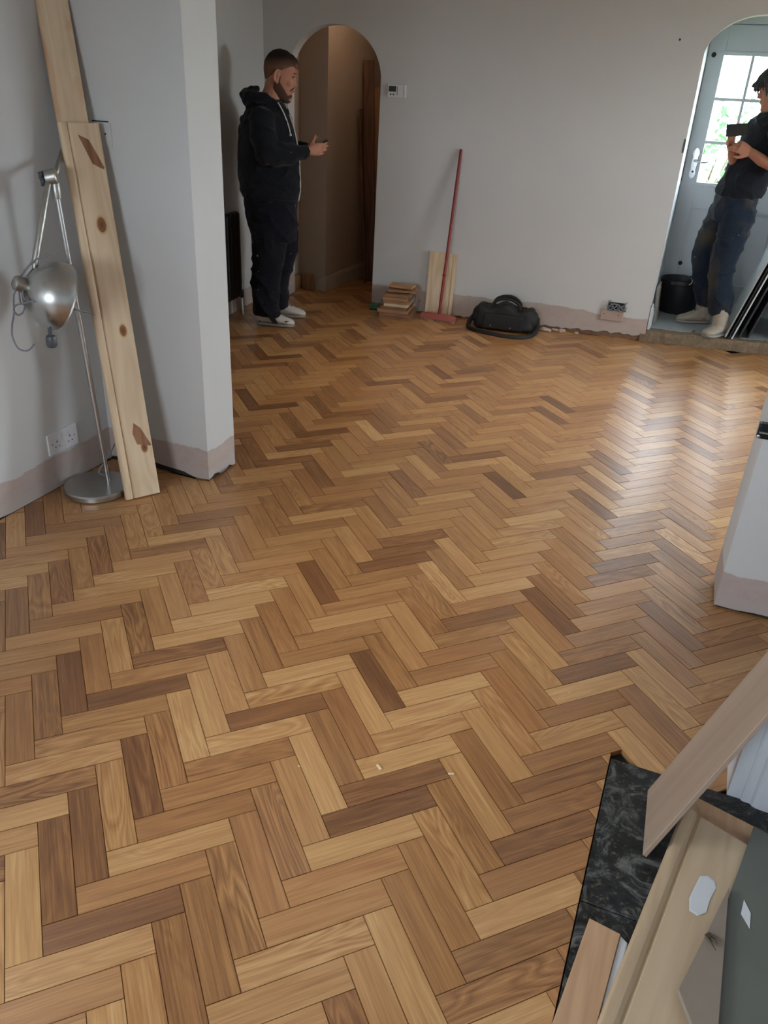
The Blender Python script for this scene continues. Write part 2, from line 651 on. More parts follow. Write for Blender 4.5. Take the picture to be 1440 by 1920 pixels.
def make_floor():
    mb = MB()
    mb.box((-3.8, -2.2, -0.12), (2.7, 8.3, -0.018))
    fl = mb.build('floor', M['subfloor'])
    struct(fl, 'oak herringbone parquet floor of satin finished blocks', 'floor')
    blocks = []
    for x in range(-40, 120):
        for y in range(-60, 130):
            s = (x - y - 5) % 8
            if s == 0:
                c = [(x, y), (x + 4, y), (x + 4, y + 1), (x, y + 1)]
                hv = 0
            elif s == 4:
                c = [(x, y - 3), (x + 1, y - 3), (x + 1, y + 1), (x, y + 1)]
                hv = 1
            else:
                continue
            ctr = lat2w(sum(p[0] for p in c) / 4, sum(p[1] for p in c) / 4)
            if not (-3.9 < ctr.x < 2.8 and -0.6 < ctr.y < 8.2):
                continue
            w = [lat2w(*p) for p in c]
            ins = sum(inside(p.x * 0.98 + ctr.x * 0.02, p.y * 0.98 + ctr.y * 0.02) for p in w) + inside(ctr.x, ctr.y)
            if ins == 0:
                continue
            poly = [(p.x - ctr.x, p.y - ctr.y) for p in w]
            full = True
            if ins < 5:
                rr = cuts_for(ctr.x, ctr.y)
                for nx, ny, cc in rr:
                    p2 = clip_poly(poly, nx, ny, cc - nx * ctr.x - ny * ctr.y)
                    if len(p2) != len(poly) or any(abs(a[0] - b[0]) + abs(a[1] - b[1]) > 1e-6 for a, b in zip(p2, poly)):
                        full = False
                    poly = p2
                    if len(poly) < 3:
                        break
                if len(poly) < 3:
                    continue
                ar = 0.5 * abs(sum(poly[i][0] * poly[(i + 1) % len(poly)][1] - poly[(i + 1) % len(poly)][0] * poly[i][1] for i in range(len(poly))))
                if ar < 0.0003:
                    continue
            blocks.append((ctr, hv, full, poly))
    # nearest in view first
    def size_in_view(b):
        p = Vector((b[0].x, b[0].y, -EYE))
        dz = p.dot(c_fwd)
        if dz <= 0.1:
            return -1
        u = 1487.94 * p.dot(c_right) / dz
        v = 1487.94 * p.dot(c_up) / dz
        if abs(u) > 760 or abs(v) > 1010:
            return -dz
        return 100.0 - dz
    blocks.sort(key=size_in_view, reverse=True)

    def attrs(me, vals):
        uvl = me.uv_layers.new(name='grain')
        for nm in ('tone', 'figure', 'warm', 'edge'):
            me.attributes.new(nm, 'FLOAT', 'FACE')
        uvd = np.zeros(len(me.loops) * 2, dtype=np.float32)
        tn = [np.zeros(len(me.polygons), dtype=np.float32) for _ in range(4)]
        for (p0, p1, tone, fig, warm, ex, ey, cx, cy, ou, ov) in vals:
            for pi in range(p0, p1):
                pol = me.polygons[pi]
                tn[0][pi], tn[1][pi], tn[2][pi], tn[3][pi] = tone, fig, warm, 0.0 if pi == p1 - 1 else 1.0
                for li in pol.loop_indices:
                    co = me.vertices[me.loops[li].vertex_index].co
                    dx, dy = co.x - cx, co.y - cy
                    uvd[2 * li] = dx * ex + dy * ey + ou
                    uvd[2 * li + 1] = -dx * ey + dy * ex + ov
        me.uv_layers['grain'].data.foreach_set('uv', uvd)
        for nm, a in zip(('tone', 'figure', 'warm', 'edge'), tn):
            me.attributes[nm].data.foreach_set('value', a)
        me.materials.append(M['block'])

    def look(ctr):
        tone = min(0.92, max(0.10, rnd.gauss(0.545, 0.095)))
        if rnd.random() < 0.07:
            tone = rnd.uniform(0.20, 0.32)
        fig = rnd.random() ** 2
        warm = max(0.0, rnd.gauss(0.12, 0.26))
        for (ti, tj, tt) in TONES:
            q = lat2w(ti, tj)
            if abs(q.x - ctr.x) < 0.01 and abs(q.y - ctr.y) < 0.01:
                tone = tt + 0.03
        return tone, fig, min(1.0, warm)

    single = blocks[:300]
    rest = blocks[300:]
    for (ctr, hv, full, poly) in single:
        vs, fs = block_shape(poly)
        me = bpy.data.meshes.new('wood_block')
        me.from_pydata(vs, [], fs)
        t, fg, wm = look(ctr)
        e = (S2, S2) if hv == 0 else (-S2, S2)
        attrs(me, [(0, len(me.polygons), t, fg, wm, e[0], e[1], 0, 0, rnd.uniform(0, 50), rnd.uniform(0, 50))])
        o = bpy.data.objects.new('wood_block', me)
        COL.objects.link(o)
        o.parent = fl
        o.location = (ctr.x, ctr.y, rnd.uniform(-0.0005, 0.0))
        o.rotation_euler = (rnd.gauss(0, 0.0012), rnd.gauss(0, 0.0012), 0)
    V, Fc, vals = [], [], []
    for (ctr, hv, full, poly) in rest:
        vs, fs = block_shape(poly)
        n0, f0 = len(V), len(Fc)
        tx, ty = rnd.gauss(0, 0.0022), rnd.gauss(0, 0.0022)
        V += [(a + ctr.x, b + ctr.y, c + a * tx + b * ty - 0.0004) for a, b, c in vs]
        Fc += [tuple(i + n0 for i in f) for f in fs]
        t, fg, wm = look(ctr)
        e = (S2, S2) if hv == 0 else (-S2, S2)
        vals.append((f0, len(Fc), t, fg, wm, e[0], e[1], ctr.x, ctr.y, rnd.uniform(0, 50), rnd.uniform(0, 50)))
    me = bpy.data.meshes.new('wood_blocks')
    me.from_pydata(V, [], Fc)
    attrs(me, vals)
    o = bpy.data.objects.new('wood_blocks', me)
    COL.objects.link(o)
    o.parent = fl
    o['kind'] = 'stuff'
    return fl


FLOOR = make_floor()

# ------------------------------------------------------------------ walls
def jag_wall(name, poly, z1, mat, jag=(0.004, 0.028), seed=1, step=0.03, base=True, sides=None):
    """upright wall over a plan outline; the plaster ends raggedly just above the floor,
    with a dark rough base set back behind it"""
    r = random.Random(seed)
    n = len(poly)
    ar = sum(poly[i][0] * poly[(i + 1) % n][1] - poly[(i + 1) % n][0] * poly[i][1] for i in range(n))
    if ar < 0:
        poly = poly[::-1]
    pts = []
    for i in range(n):
        a, b = Vector(poly[i]), Vector(poly[(i + 1) % n])
        m = max(1, int((b - a).length / step))
        for j in range(m):
            pts.append(a + (b - a) * (j / m))
    k = len(pts)
    zb, v = [], (jag[0] + jag[1]) / 2
    for i in range(k):
        v += r.gauss(0, (jag[1] - jag[0]) * 0.28)
        v = min(jag[1], max(jag[0], v))
        zb.append(v)
    vs = [(p.x, p.y, z) for p, z in zip(pts, zb)] + [(p.x, p.y, z1) for p in pts]
    fs = [(i, (i + 1) % k, k + (i + 1) % k, k + i) for i in range(k)]
    fs += [tuple(range(k, 2 * k)), tuple(range(k))[::-1]]
    o = struct(MB().add(vs, fs).build(name, mat))
    if base:
        c = sum((Vector(p) for p in poly), Vector((0, 0))) / n
        # set-back core
        ls = []
        for i in range(n):
            p, q = Vector(poly[i]), Vector(poly[(i + 1) % n])
            e = (q - p).normalized()
            ls.append((p + Vector((-e.y, e.x)) * 0.009, e))
        out = []
        for i in range(n):
            (p, e), (q, g) = ls[i - 1], ls[i]
            den = e.x * g.y - e.y * g.x
            t = ((q.x - p.x) * g.y - (q.y - p.y) * g.x) / den
            out.append(tuple(p + e * t))
        MB().prism(out, 0.0, 0.06).build('wall_base', M['rubble'], o)
    return o


CEIL = 2.36
# near room
wl = jag_wall('wall_left', [(-2.40, 1.55), (-2.40, 2.68), (-2.62, 2.68), (-2.62, 1.55)], CEIL, M['wall'], (0.002, 0.02), 3)
struct(wl, 'painted plaster wall behind the steel floor lamp', 'wall')
mb = MB()
mb.box((-2.62, -1.9, 0), (-2.40, -0.4, CEIL)).box((-2.62, 0.9, 0), (-2.40, 1.55, CEIL)).box((-2.62, -0.4, 0), (-2.40, 0.9, 0.9)).box((-2.62, -0.4, 1.9), (-2.40, 0.9, CEIL))
struct(mb.build('wall_left.001', M['wall']), 'window side stretch of the near room wall', 'wall')
mb = MB()
for y in (-0.4, 0.22, 0.84):
    mb.box((-2.55, y, 0.9), (-2.49, y + 0.06, 1.9))
mb.box((-2.55, -0.4, 0.9), (-2.49, 0.9, 0.96)).box((-2.55, -0.4, 1.84), (-2.49, 0.9, 1.9))
struct(mb.build('window_1', M['white_trim']), 'white framed side window of the near room', 'window')
mb = MB()
mb.box((-2.62, -2.1, 0), (-1.55, -1.9, CEIL)).box((-0.45, -2.1, 0), (1.2, -1.9, CEIL))
mb.box((-1.55, -2.1, 0), (-0.45, -1.9, 0.95)).box((-1.55, -2.1, 1.95), (-0.45, -1.9, CEIL))
struct(mb.build('wall_rear', M['wall']), 'rear wall of the near room around its window', 'wall')
mb = MB()
for x in (-1.55, -1.03, -0.51):
    mb.box((x, -2.05, 0.95), (x + 0.06, -1.99, 1.95))
mb.box((-1.55, -2.05, 0.95), (-0.45, -1.99, 1.01)).box((-1.55, -2.05, 1.89), (-0.45, -1.99, 1.95))
struct(mb.build('window_2', M['white_trim']), 'white framed rear window of the near room', 'window')
struct(MB().box((1.05, -2.1, 0), (1.2, 2.68, CEIL)).build('wall_right', M['wall']), 'right hand wall of the near room', 'wall')

# the two nibs left standing where the rooms were knocked through
nl = jag_wall('wall_nib', [(-1.868, 2.68), (-1.862, 2.886), (-3.2, 2.886), (-3.2, 2.68)], CEIL, M['wall'], (0.006, 0.040), 11, 0.022)
struct(nl, 'painted wall nib behind the tall pine boards', 'wall')
nr = jag_wall('wall_nib.001', [(0.27, 2.67), (1.2, 2.67), (1.2, 2.875), (0.262, 2.875)], CEIL, M['wall'], (0.008, 0.034), 12, 0.022)
struct(nr, 'painted wall nib at the right with a black catch', 'wall')
# white door lining by the black tiles
ws = MB().box((0.338, 1.75, 0.0), (1.05, 1.86, CEIL)).build('wall_door_side', M['white_trim'])
struct(ws, 'white painted door lining beside the black tiles', 'wall')
mb = MB().extrude([(0, 0), (0.0, 0.004), (0.006, 0.007), (0.022, 0.007), (0.028, 0.014), (0.040, 0.018), (0.066, 0.020), (0.075, 0.018), (0.075, 0)],
                  (0.372, 1.7495, 0.0), (1, 0, 0), (0, -1, 0), (0, 0, 1), CEIL)
mb.build('architrave', M['white_trim'], ws)

# far room, left side
fl0, fl1 = Vector((-3.01, 2.886)), Vector((-3.436, 5.948))
lw = jag_wall('wall_far_left', [tuple(fl0), tuple(fl1), (-3.70, 5.93), (-3.70, 2.886)], CEIL, M['wall'], (0.0, 0.004), 5, 0.2)
struct(lw, 'far room wall carrying the black radiator', 'wall')


# far room back wall with its two arches
def arch1(s):
    c, a = -0.378, 0.364
    t = max(0.0, 1 - ((s - c) / a) ** 2)
    return 1.635 + 0.338 * math.sqrt(t)


def arch2(s):
    a = 0.345
    e = min(s - 2.150, 3.300 - s)
    t = 1.0 if e >= a else max(0.0, 1 - ((a - e) / a) ** 2)
    return 1.845 + 0.262 * math.sqrt(t)


def back_wall():
    th = 0.12
    r = random.Random(9)
    cols = []          # s, bottom z
    s0, s1 = -0.98, 3.9
    a0, a1 = -0.742, -0.014
    b0, b1 = 2.150, 3.300
    ss = []

    def seg(p, q, n, fn, kind):
        for i in range(n):
            ss.append((p + (q - p) * i / n, p + (q - p) * (i + 1) / n, fn, kind))
    jz = {}

    def jag(s):
        key = round(s, 4)
        if key not in jz:
            jz[key] = 0.006 + r.random() * 0.016 + max(0, s - 0.9) * 0.022
        return jz[key]
    seg(s0, a0, 8, jag, 0)
    N = 36
    for i in range(N):
        p = -0.378 - 0.364 * math.cos(math.pi * i / N)
        q = -0.378 - 0.364 * math.cos(math.pi * (i + 1) / N)
        ss.append((p, q, arch1, 1))
    seg(a1, b0, 70, jag, 0)
    for i in range(N):
        p = 2.725 - 0.575 * math.cos(math.pi * i / N)
        q = 2.725 - 0.575 * math.cos(math.pi * (i + 1) / N)
        ss.append((p, q, arch2, 1))
    seg(b1, s1, 10, jag, 0)
    mb = MB()
    prev = None
    for (p, q, fn, kd) in ss:
        zp, zq = fn(p), fn(q)
        A, B = bw(p, 0), bw(q, 0)
        C, D = bw(p, 0, -th), bw(q, 0, -th)
        v = [(A.x, A.y, zp), (B.x, B.y, zq), (B.x, B.y, CEIL), (A.x, A.y, CEIL),
             (C.x, C.y, zp), (D.x, D.y, zq), (D.x, D.y, CEIL), (C.x, C.y, CEIL)]
        mb.add(v, [(0, 1, 2, 3), (5, 4, 7, 6), (4, 5, 1, 0)])
        if prev is not None and prev[1] != kd:
            za, zb = (prev[0], zp) if prev[0] < zp else (zp, prev[0])
            mb.add([(A.x, A.y, za), (C.x, C.y, za), (C.x, C.y, zb), (A.x, A.y, zb)], [(0, 1, 2, 3)])
        prev = (zq, kd)
    A, C = bw(s0, 0), bw(s0, 0, -th)
    mb.add([(A.x, A.y, 0), (C.x, C.y, 0), (C.x, C.y, CEIL), (A.x, A.y, CEIL)], [(0, 1, 2, 3)])
    A, C = bw(s1, 0), bw(s1, 0, -th)
    mb.add([(A.x, A.y, 0), (C.x, C.y, 0), (C.x, C.y, CEIL), (A.x, A.y, CEIL)], [(0, 1, 2, 3)])
    me_o = mb.build('wall_back', M['wall_back'])
    # weld the columns together so the plaster reads as one skin
    bm = bmesh.new()
    bm.from_mesh(me_o.data)
    bmesh.ops.remove_doubles(bm, verts=bm.verts, dist=0.0004)
    bmesh.ops.recalc_face_normals(bm, faces=bm.faces)
    bm.to_mesh(me_o.data)
    bm.free()
    struct(me_o, 'far painted wall with an arched opening at each end', 'wall')
    for (p, q) in ((s0 + .01, a0 - .01), (a1 + .01, b0 - .012), (b1 + .01, s1 - .01)):
        P, Q = bw(p, 0, -0.009), bw(q, 0, -0.009)
        R_, T = bw(q, 0, -th + .01), bw(p, 0, -th + .01)
        MB().prism([(P.x, P.y), (Q.x, Q.y), (R_.x, R_.y), (T.x, T.y)], 0.0, 0.085).build('wall_base', M['brickdust'], me_o)
    return me_o


M['brickdust'] = simple('brown_dusty_base', srgb(122, 92, 72), 0.95, var=0.45, scale=60, bump=0.4)
BACK = back_wall()

# far room, right side and its window
mb = MB()
mb.box((2.6, 2.7, 0), (2.75, 4.05, CEIL)).box((2.6, 5.15, 0), (2.75, 6.9, CEIL)).box((2.6, 4.05, 0), (2.75, 5.15, 0.95)).box((2.6, 4.05, 1.95), (2.75, 5.15, CEIL))
struct(mb.build('wall_far_right', M['wall']), 'far room wall around its window', 'wall')
mb = MB()
for y in (4.05, 4.57, 5.09):
    mb.box((2.66, y, 0.95), (2.71, y + 0.06, 1.95))
mb.box((2.66, 4.05, 0.95), (2.71, 5.15, 1.01)).box((2.66, 4.05, 1.89), (2.71, 5.15, 1.95))
struct(mb.build('window_3', M['white_trim']), 'white framed window of the far room', 'window')
struct(MB().box((1.2, 2.68, 0), (2.75, 2.86, CEIL)).build('wall_partition', M['wall']), 'partition between the two rooms', 'wall')

# hall beyond the small arch
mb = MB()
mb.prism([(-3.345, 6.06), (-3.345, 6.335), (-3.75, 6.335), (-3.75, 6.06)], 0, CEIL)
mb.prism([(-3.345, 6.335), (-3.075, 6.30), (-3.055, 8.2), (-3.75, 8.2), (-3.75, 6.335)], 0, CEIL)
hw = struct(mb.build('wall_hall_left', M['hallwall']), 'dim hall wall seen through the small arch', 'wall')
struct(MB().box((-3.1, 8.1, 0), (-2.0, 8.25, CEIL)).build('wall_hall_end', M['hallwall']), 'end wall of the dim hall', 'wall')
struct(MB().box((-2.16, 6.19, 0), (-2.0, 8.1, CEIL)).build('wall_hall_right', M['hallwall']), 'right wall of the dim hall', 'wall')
M['hall_skirt'] = simple('hall_skirting_paint', srgb(188, 176, 164), 0.5, var=0.06)
sk = MB().extrude([(0, 0), (0.016, 0), (0.016, 0.10), (0.010, 0.128), (0, 0.128)], (-3.075, 6.30, 0.0), (1, 0.01, 0), (0, 0, 1), (0.0105, 1, 0), 1.75)
sk = struct(sk.build('baseboard_hall', M['hall_skirt']), 'pale skirting board in the hall', 'baseboard')
mb = MB()
# raking end piece on the short return
mb.add([(-3.335, 6.318, 0.002), (-3.06, 6.285, 0.002), (-3.06, 6.285, 0.128), (-3.335, 6.318, 0.004),
        (-3.335, 6.333, 0.002), (-3.06, 6.300, 0.002), (-3.06, 6.300, 0.128), (-3.335, 6.333, 0.004)],
       [(0, 1, 2, 3), (7, 6, 5, 4), (0, 4, 5, 1), (1, 5, 6, 2), (2, 6, 7, 3), (3, 7, 4, 0)])
mb.build('skirting_return', M['hall_skirt'], sk)
M['beam'] = wood('dark_beam_wood', srgb(44, 28, 20), srgb(66, 42, 30), srgb(84, 56, 40), 'X')
bm_ = MB().box((-3.05, 7.55, 1.86), (-2.16, 7.75, 1.97)).box((-3.05, 7.0, 2.16), (-2.16, 7.25, 2.3))
struct(bm_.build('trim_1', M['beam']), 'dark timber beam across the hall ceiling', 'beam')

# ceilings
struct(MB().box((-3.8, -2.1, CEIL), (2.75, 8.3, CEIL + 0.1)).build('ceiling', M['ceil']), 'white ceiling over both rooms', 'ceiling')

# ------------------------------------------------------------------ porch beyond the wide arch
M['porchwall'] = simple('porch_paint', srgb(198, 200, 204), 0.6, var=0.05, scale=5)
M['concrete'] = simple('porch_concrete', srgb(150, 154, 158), 0.45, var=0.22, scale=14, bump=0.15)
M['stepfront'] = simple('rough_step_edge', srgb(118, 100, 80), 0.95, var=0.45, scale=45, bump=0.6)


def step():
    r = random.Random(4)
    mb = MB()
    n = 40
    top, bot = [], []
    for i in range(n + 1):
        t = i / n
        p = Vector((-0.40, 6.225)).lerp(Vector((1.05, 6.455)), t)
        nn = Vector((0.156, -0.988))
        j = r.gauss(0, 0.006)
        q = p + nn * (0.012 + abs(r.gauss(0, 0.012)))
        top.append((p.x + nn.x * j, p.y + nn.y * j, 0.078 + r.gauss(0, 0.002)))
        bot.append((q.x, q.y, 0.0))
    mid = [(a[0] * .6 + b[0] * .4, a[1] * .6 + b[1] * .4 - 0.006, 0.05) for a, b in zip(top, bot)]
    back = [(x, 6.60, 0.0785) for (x, y, z) in top]
    rows = [bot, mid, top, back]
    vs = [p for row in rows for p in row]
    m = n + 1
    fs = []
    for a in range(3):
        for i in range(n):
            fs.append((a * m + i, a * m + i + 1, (a + 1) * m + i + 1, (a + 1) * m + i))
    mb.add(vs, fs)
    return mb


fp = MB().prism([(-0.46, 6.33), (1.05, 6.50), (1.05, 7.5), (-0.46, 7.5)], -0.01, 0.08).build('floor_porch', M['concrete'])
struct(fp, 'raised grey concrete porch floor', 'floor')
step().build('step_edge', M['stepfront'], fp)
mb = MB().prism([(-0.364, 6.345), (-0.392, 7.20), (-0.62, 7.20), (-0.62, 6.325)], 0.0, CEIL)
struct(mb.build('wall_porch_left', M['porchwall']), 'pale left wall of the porch', 'wall')
struct(MB().box((0.58, 6.45, 0.0), (0.9, 7.20, CEIL)).build('wall_porch_right', M['porchwall']), 'right wall of the porch', 'wall')
mb = MB().box((-0.62, 7.20, 0.08), (-0.392, 7.30, CEIL)).box((0.47, 7.20, 0.08), (0.9, 7.30, CEIL)).box((-0.392, 7.20, 2.124), (0.47, 7.30, CEIL))
mb.box((-0.392, 7.270, 0.08), (-0.365, 7.30, 2.13)).box((0.44, 7.270, 0.08), (0.47, 7.30, 2.13)).box((-0.365, 7.270, 2.10), (0.44, 7.30, 2.13)).box((-0.392, 7.21, 0.08), (0.47, 7.30, 0.088))
struct(mb.build('trim_2', M['porchwall']), 'pale grey frame around the porch door', 'door frame')

# the part glazed door
M['doorpaint'] = simple('pale_grey_door_paint', srgb(198, 202, 208), 0.42, var=0.04, scale=6)
M['chrome'] = simple('bright_chrome', srgb(210, 214, 220), 0.16, 1.0, var=0.04)
M['black'] = simple('black_plastic', srgb(20, 20, 22), 0.5, var=0.2)


def glass_mat():
    k = NT('clear_pane_glass')
    t = k.t
    tr = k.n('ShaderNodeBsdfTransparent')
    tr.inputs[0].default_value = (0.97, 0.99, 0.985, 1)
    gl = k.n('ShaderNodeBsdfGlossy')
    gl.inputs['Roughness'].default_value = 0.02
    mx = k.n('ShaderNodeMixShader')
    mx.inputs[0].default_value = 0.07
    k.l(tr.outputs[0], mx.inputs[1])
    k.l(gl.outputs[0], mx.inputs[2])
    k.l(mx.outputs[0], t.nodes['Material Output'].inputs['Surface'])
    return k.m


M['glass'] = glass_mat()


def door():
    y0, y1 = 7.222, 7.266
    xl, xr, zb, zt = -0.386, 0.464, 0.09, 2.12
    gx0, gx1, gz0, gz1 = -0.272, 0.350, 1.052, 1.925
    mb = MB()
    mb.box((xl, y0, zb), (gx0, y1, zt)).box((gx1, y0, zb), (xr, y1, zt))
    mb.box((gx0, y0, gz1), (gx1, y1, zt)).box((gx0, y0, 0.86), (gx1, y1, gz0))
    mb.box((gx0, y0, zb), (gx1, y1, 0.30))
    mb.box((0.015, y0, 0.30), (0.065, y1, 0.86))
    d = mb.build('door_1', M['doorpaint'], bevel=0.002, seg=1)
    struct(d, 'pale grey part glazed porch door', 'door')
    for (a, b) in ((gx0, 0.015), (0.065, gx1)):
        p = MB().box((a, y0 + 0.016, 0.30), (b, y1 - 0.010, 0.86))
        p.build('panel', M['doorpaint'], d)
        r = MB()
        m = 0.035
        for q in ((a, 0.30, b, 0.30 + 0.012), (a, 0.86 - 0.012, b, 0.86), (a, 0.312, a + 0.012, 0.848), (b - 0.012, 0.312, b, 0.848)):
            r.box((q[0], y0 + 0.006, q[1]), (q[2], y0 + 0.016, q[3]))
        r.build('panel_moulding', M['doorpaint'], d, bevel=0.003, seg=2)
    cw = (gx1 - gx0 - 2 * 0.022) / 3
    rh = (gz1 - gz0 - 2 * 0.022) / 3
    for i in (1, 2):
        x = gx0 + i * cw + (i - 1) * 0.022
        MB().box((x, y0 + 0.006, gz0), (x + 0.022, y1 - 0.006, gz1)).build('glazing_bar', M['doorpaint'], d, bevel=0.003, seg=1)
        z = gz0 + i * rh + (i - 1) * 0.022
        MB().box((gx0, y0 + 0.0065, z), (gx1, y1 - 0.0065, z + 0.022)).build('glazing_bar', M['doorpaint'], d, bevel=0.003, seg=1)
    r = MB()
    for q in ((gx0 - .03, gz1 + .012, gx1 + .03, gz1 + .026), (gx0 - .03, gz0 - .026, gx1 + .03, gz0 - .012)):
        r.box((q[0], y0 - 0.006, q[1]), (q[2], y0, q[3]))
    r.build('glazing_bead', M['doorpaint'], d, bevel=0.002, seg=1)
    for i in range(3):
        for j in range(3):
            x = gx0 + i * (cw + 0.022)
            z = gz0 + j * (rh + 0.022)
            MB().box((x, 7.242, z), (x + cw, 7.246, z + rh)).build('pane', M['glass'], d)
    h = MB()
    pl = [(-0.020, 0.0), (-0.026, 0.03), (-0.018, 0.055), (-0.024, 0.10), (-0.018, 0.145), (-0.026, 0.17), (-0.016, 0.20), (0, 0.212)]
    pl = pl + [(-x, z) for x, z in pl[::-1][1:]] + [(0.0, -0.012)]
    h.extrude(pl, (-0.318, y0, 1.085), (1, 0, 0), (0, 0, 1), (0, -1, 0), 0.006)
    hd = h.build('handle_plate', M['chrome'], d, bevel=0.0015, seg=2)
    g = MB().tube([(-0.318, y0 - 0.004, 1.205), (-0.318, y0 - 0.045, 1.205), (-0.300, y0 - 0.052, 1.203), (-0.262, y0 - 0.052, 1.196), (-0.232, y0 - 0.050, 1.200), (-0.212, y0 - 0.046, 1.208)],
                  [0.010, 0.009, 0.008, 0.0075, 0.007, 0.0055], 10)
    g.build('lever', M['chrome'], hd, smooth=True)
    MB().lathe([(0.008, 0), (0.008, 0.002)], (-0.318, y0 - 0.006, 1.125), (0, -1, 0), 12).build('keyhole', M['black'], hd)
    for (x, z) in ((-0.345, 1.925), (-0.262, 0.43)):
        MB().lathe([(0.017, 0), (0.017, 0.003), (0.012, 0.006)], (x, y0, z), (0, -1, 0), 16).build('bolt_cap', M['black'], d)
    MB().box((-0.398, y0 - 0.004, 1.05), (-0.389, y0 + 0.010, 1.19)).build('lock_keep', M['black'], d)
    return d


door()

# garden outside the door
M['lawn'] = simple('lawn_grass', srgb(120, 150, 96), 0.9, var=0.3, scale=6)
M['unseen_ground'] = simple('unseen_ground_grey', srgb(120, 120, 118), 0.9, var=0.2, scale=3)
M['leaf'] = simple('shrub_leaves', srgb(96, 130, 92), 0.8, var=0.4, scale=9)
struct(MB().box((-30.0, -30.0, -0.35), (30.0, 40.0, -0.20)).build('unseen_ground', M['unseen_ground']), 'unseen grey ground added to hold back light from below', 'unseen_ground')  # ground added so window light falls only downward, grey to avoid green bounce
struct(MB().box((-8.0, 9.0, -0.25), (9.0, 30.0, -0.17)).build('lawn', M['lawn']), 'green lawn outside the porch door', 'lawn')


def shrub(c, r, n, seed, label):
    q = random.Random(seed)
    t = thing('shrub', label, 'shrub', (c[0], c[1], -0.15), 'shrubs in the garden')
    st = MB()
    for k in range(5):
        a = q.uniform(0, 6.28)
        st.tube([(c[0], c[1], -0.15), (c[0] + math.cos(a) * r * .3, c[1] + math.sin(a) * r * .3, c[2]), (c[0] + math.cos(a) * r * .5, c[1] + math.sin(a) * r * .5, c[2] + r * .6)], [0.05, 0.03, 0.01], 6)
    st.build('stem', M['beam'], t)
    m = MB()
    for k in range(n):
        d = Vector((q.gauss(0, 1), q.gauss(0, 1), q.gauss(0, 1))).normalized() * r * (0.45 + 0.55 * q.random() ** .5)
        p = Vector(c) + Vector((d.x, d.y, d.z * .9))
        a = Vector((q.gauss(0, 1), q.gauss(0, 1), q.gauss(0, 1))).normalized()
        b = a.cross(Vector((q.gauss(0, 1), q.gauss(0, 1), q.gauss(0, 1)))).normalized()
        s = 0.05 + 0.05 * q.random()
        m.add([p - a * s, p + b * s * .45, p + a * s, p - b * s * .45], [(0, 1, 2, 3)])
    m.build('foliage', M['leaf'], t)['kind'] = 'stuff'


shrub((-0.75, 11.5, 1.35), 0.55, 420, 1, 'leafy shrub seen through the middle door panes')
shrub((-0.55, 14.5, 0.35), 0.9, 500, 2, 'low leafy shrub seen through the bottom door panes')
shrub((0.6, 13.0, 1.3), 0.8, 420, 3, 'leafy shrub behind the man in the porch')

# ------------------------------------------------------------------ things
def place(o, origin, ex, ey, ez):
    """give an object built in local axes its place in the room"""
    ex, ey, ez = Vector(ex), Vector(ey), Vector(ez)
    o.matrix_world = Matrix(((ex.x, ey.x, ez.x, origin[0]), (ex.y, ey.y, ez.y, origin[1]), (ex.z, ey.z, ez.z, origin[2]), (0, 0, 0, 1)))
    return o


def frame_of(wv, lv):
    """axes of a leaning board: width, into the board, length"""
    wv = Vector(wv).normalized()
    lv = Vector(lv)
    lv = (lv - wv * lv.dot(wv)).normalized()
    return wv, lv.cross(wv), lv


PINE = (srgb(196, 169, 135), srgb(217, 194, 163), srgb(229, 211, 186))
M['patch'] = wood('brown_patch', srgb(120, 82, 56), srgb(142, 100, 70), srgb(158, 116, 84), 'Z')
M['pine_long'] = NT('pine_primed_stained').m


def _stained():
    k = NT('pine_with_brown_filler')
    o = k.obj()
    g = k.noise(k.mapping(o, (26, 26, 1.4)), 1.0, 4, .6, .5)
    c = k.ramp(g, [(0.25, PINE[0]), (0.55, PINE[1]), (0.8, PINE[2])])
    b = k.noise(k.mapping(o, (7, 7, 2.2), (1.4, 0, 0.7)), 1.0, 3, 0.55, 0.4)
    c = k.mix(k.ramp(b, [(0.47, (0, 0, 0, 1)), (0.58, (.85, .85, .85, 1))]), c, srgb(192, 142, 106))
    k.col(c)
    k.set(0.6)
    k.bump(g, 0.08, 0.003)
    return k.m


M['pine_long'] = _stained()
SK = [(0.0, 0.004), (0.003, 0.0005), (0.010, -0.0015), (0.020, -0.0015), (0.028, 0.001), (0.032, 0.006), (0.0335, 0.009),
      (0.035, 0.006), (0.038, 0.001), (0.041, 0.0), (0.143, 0.0), (0.147, 0.003), (0.147, 0.019), (0.0, 0.019)]


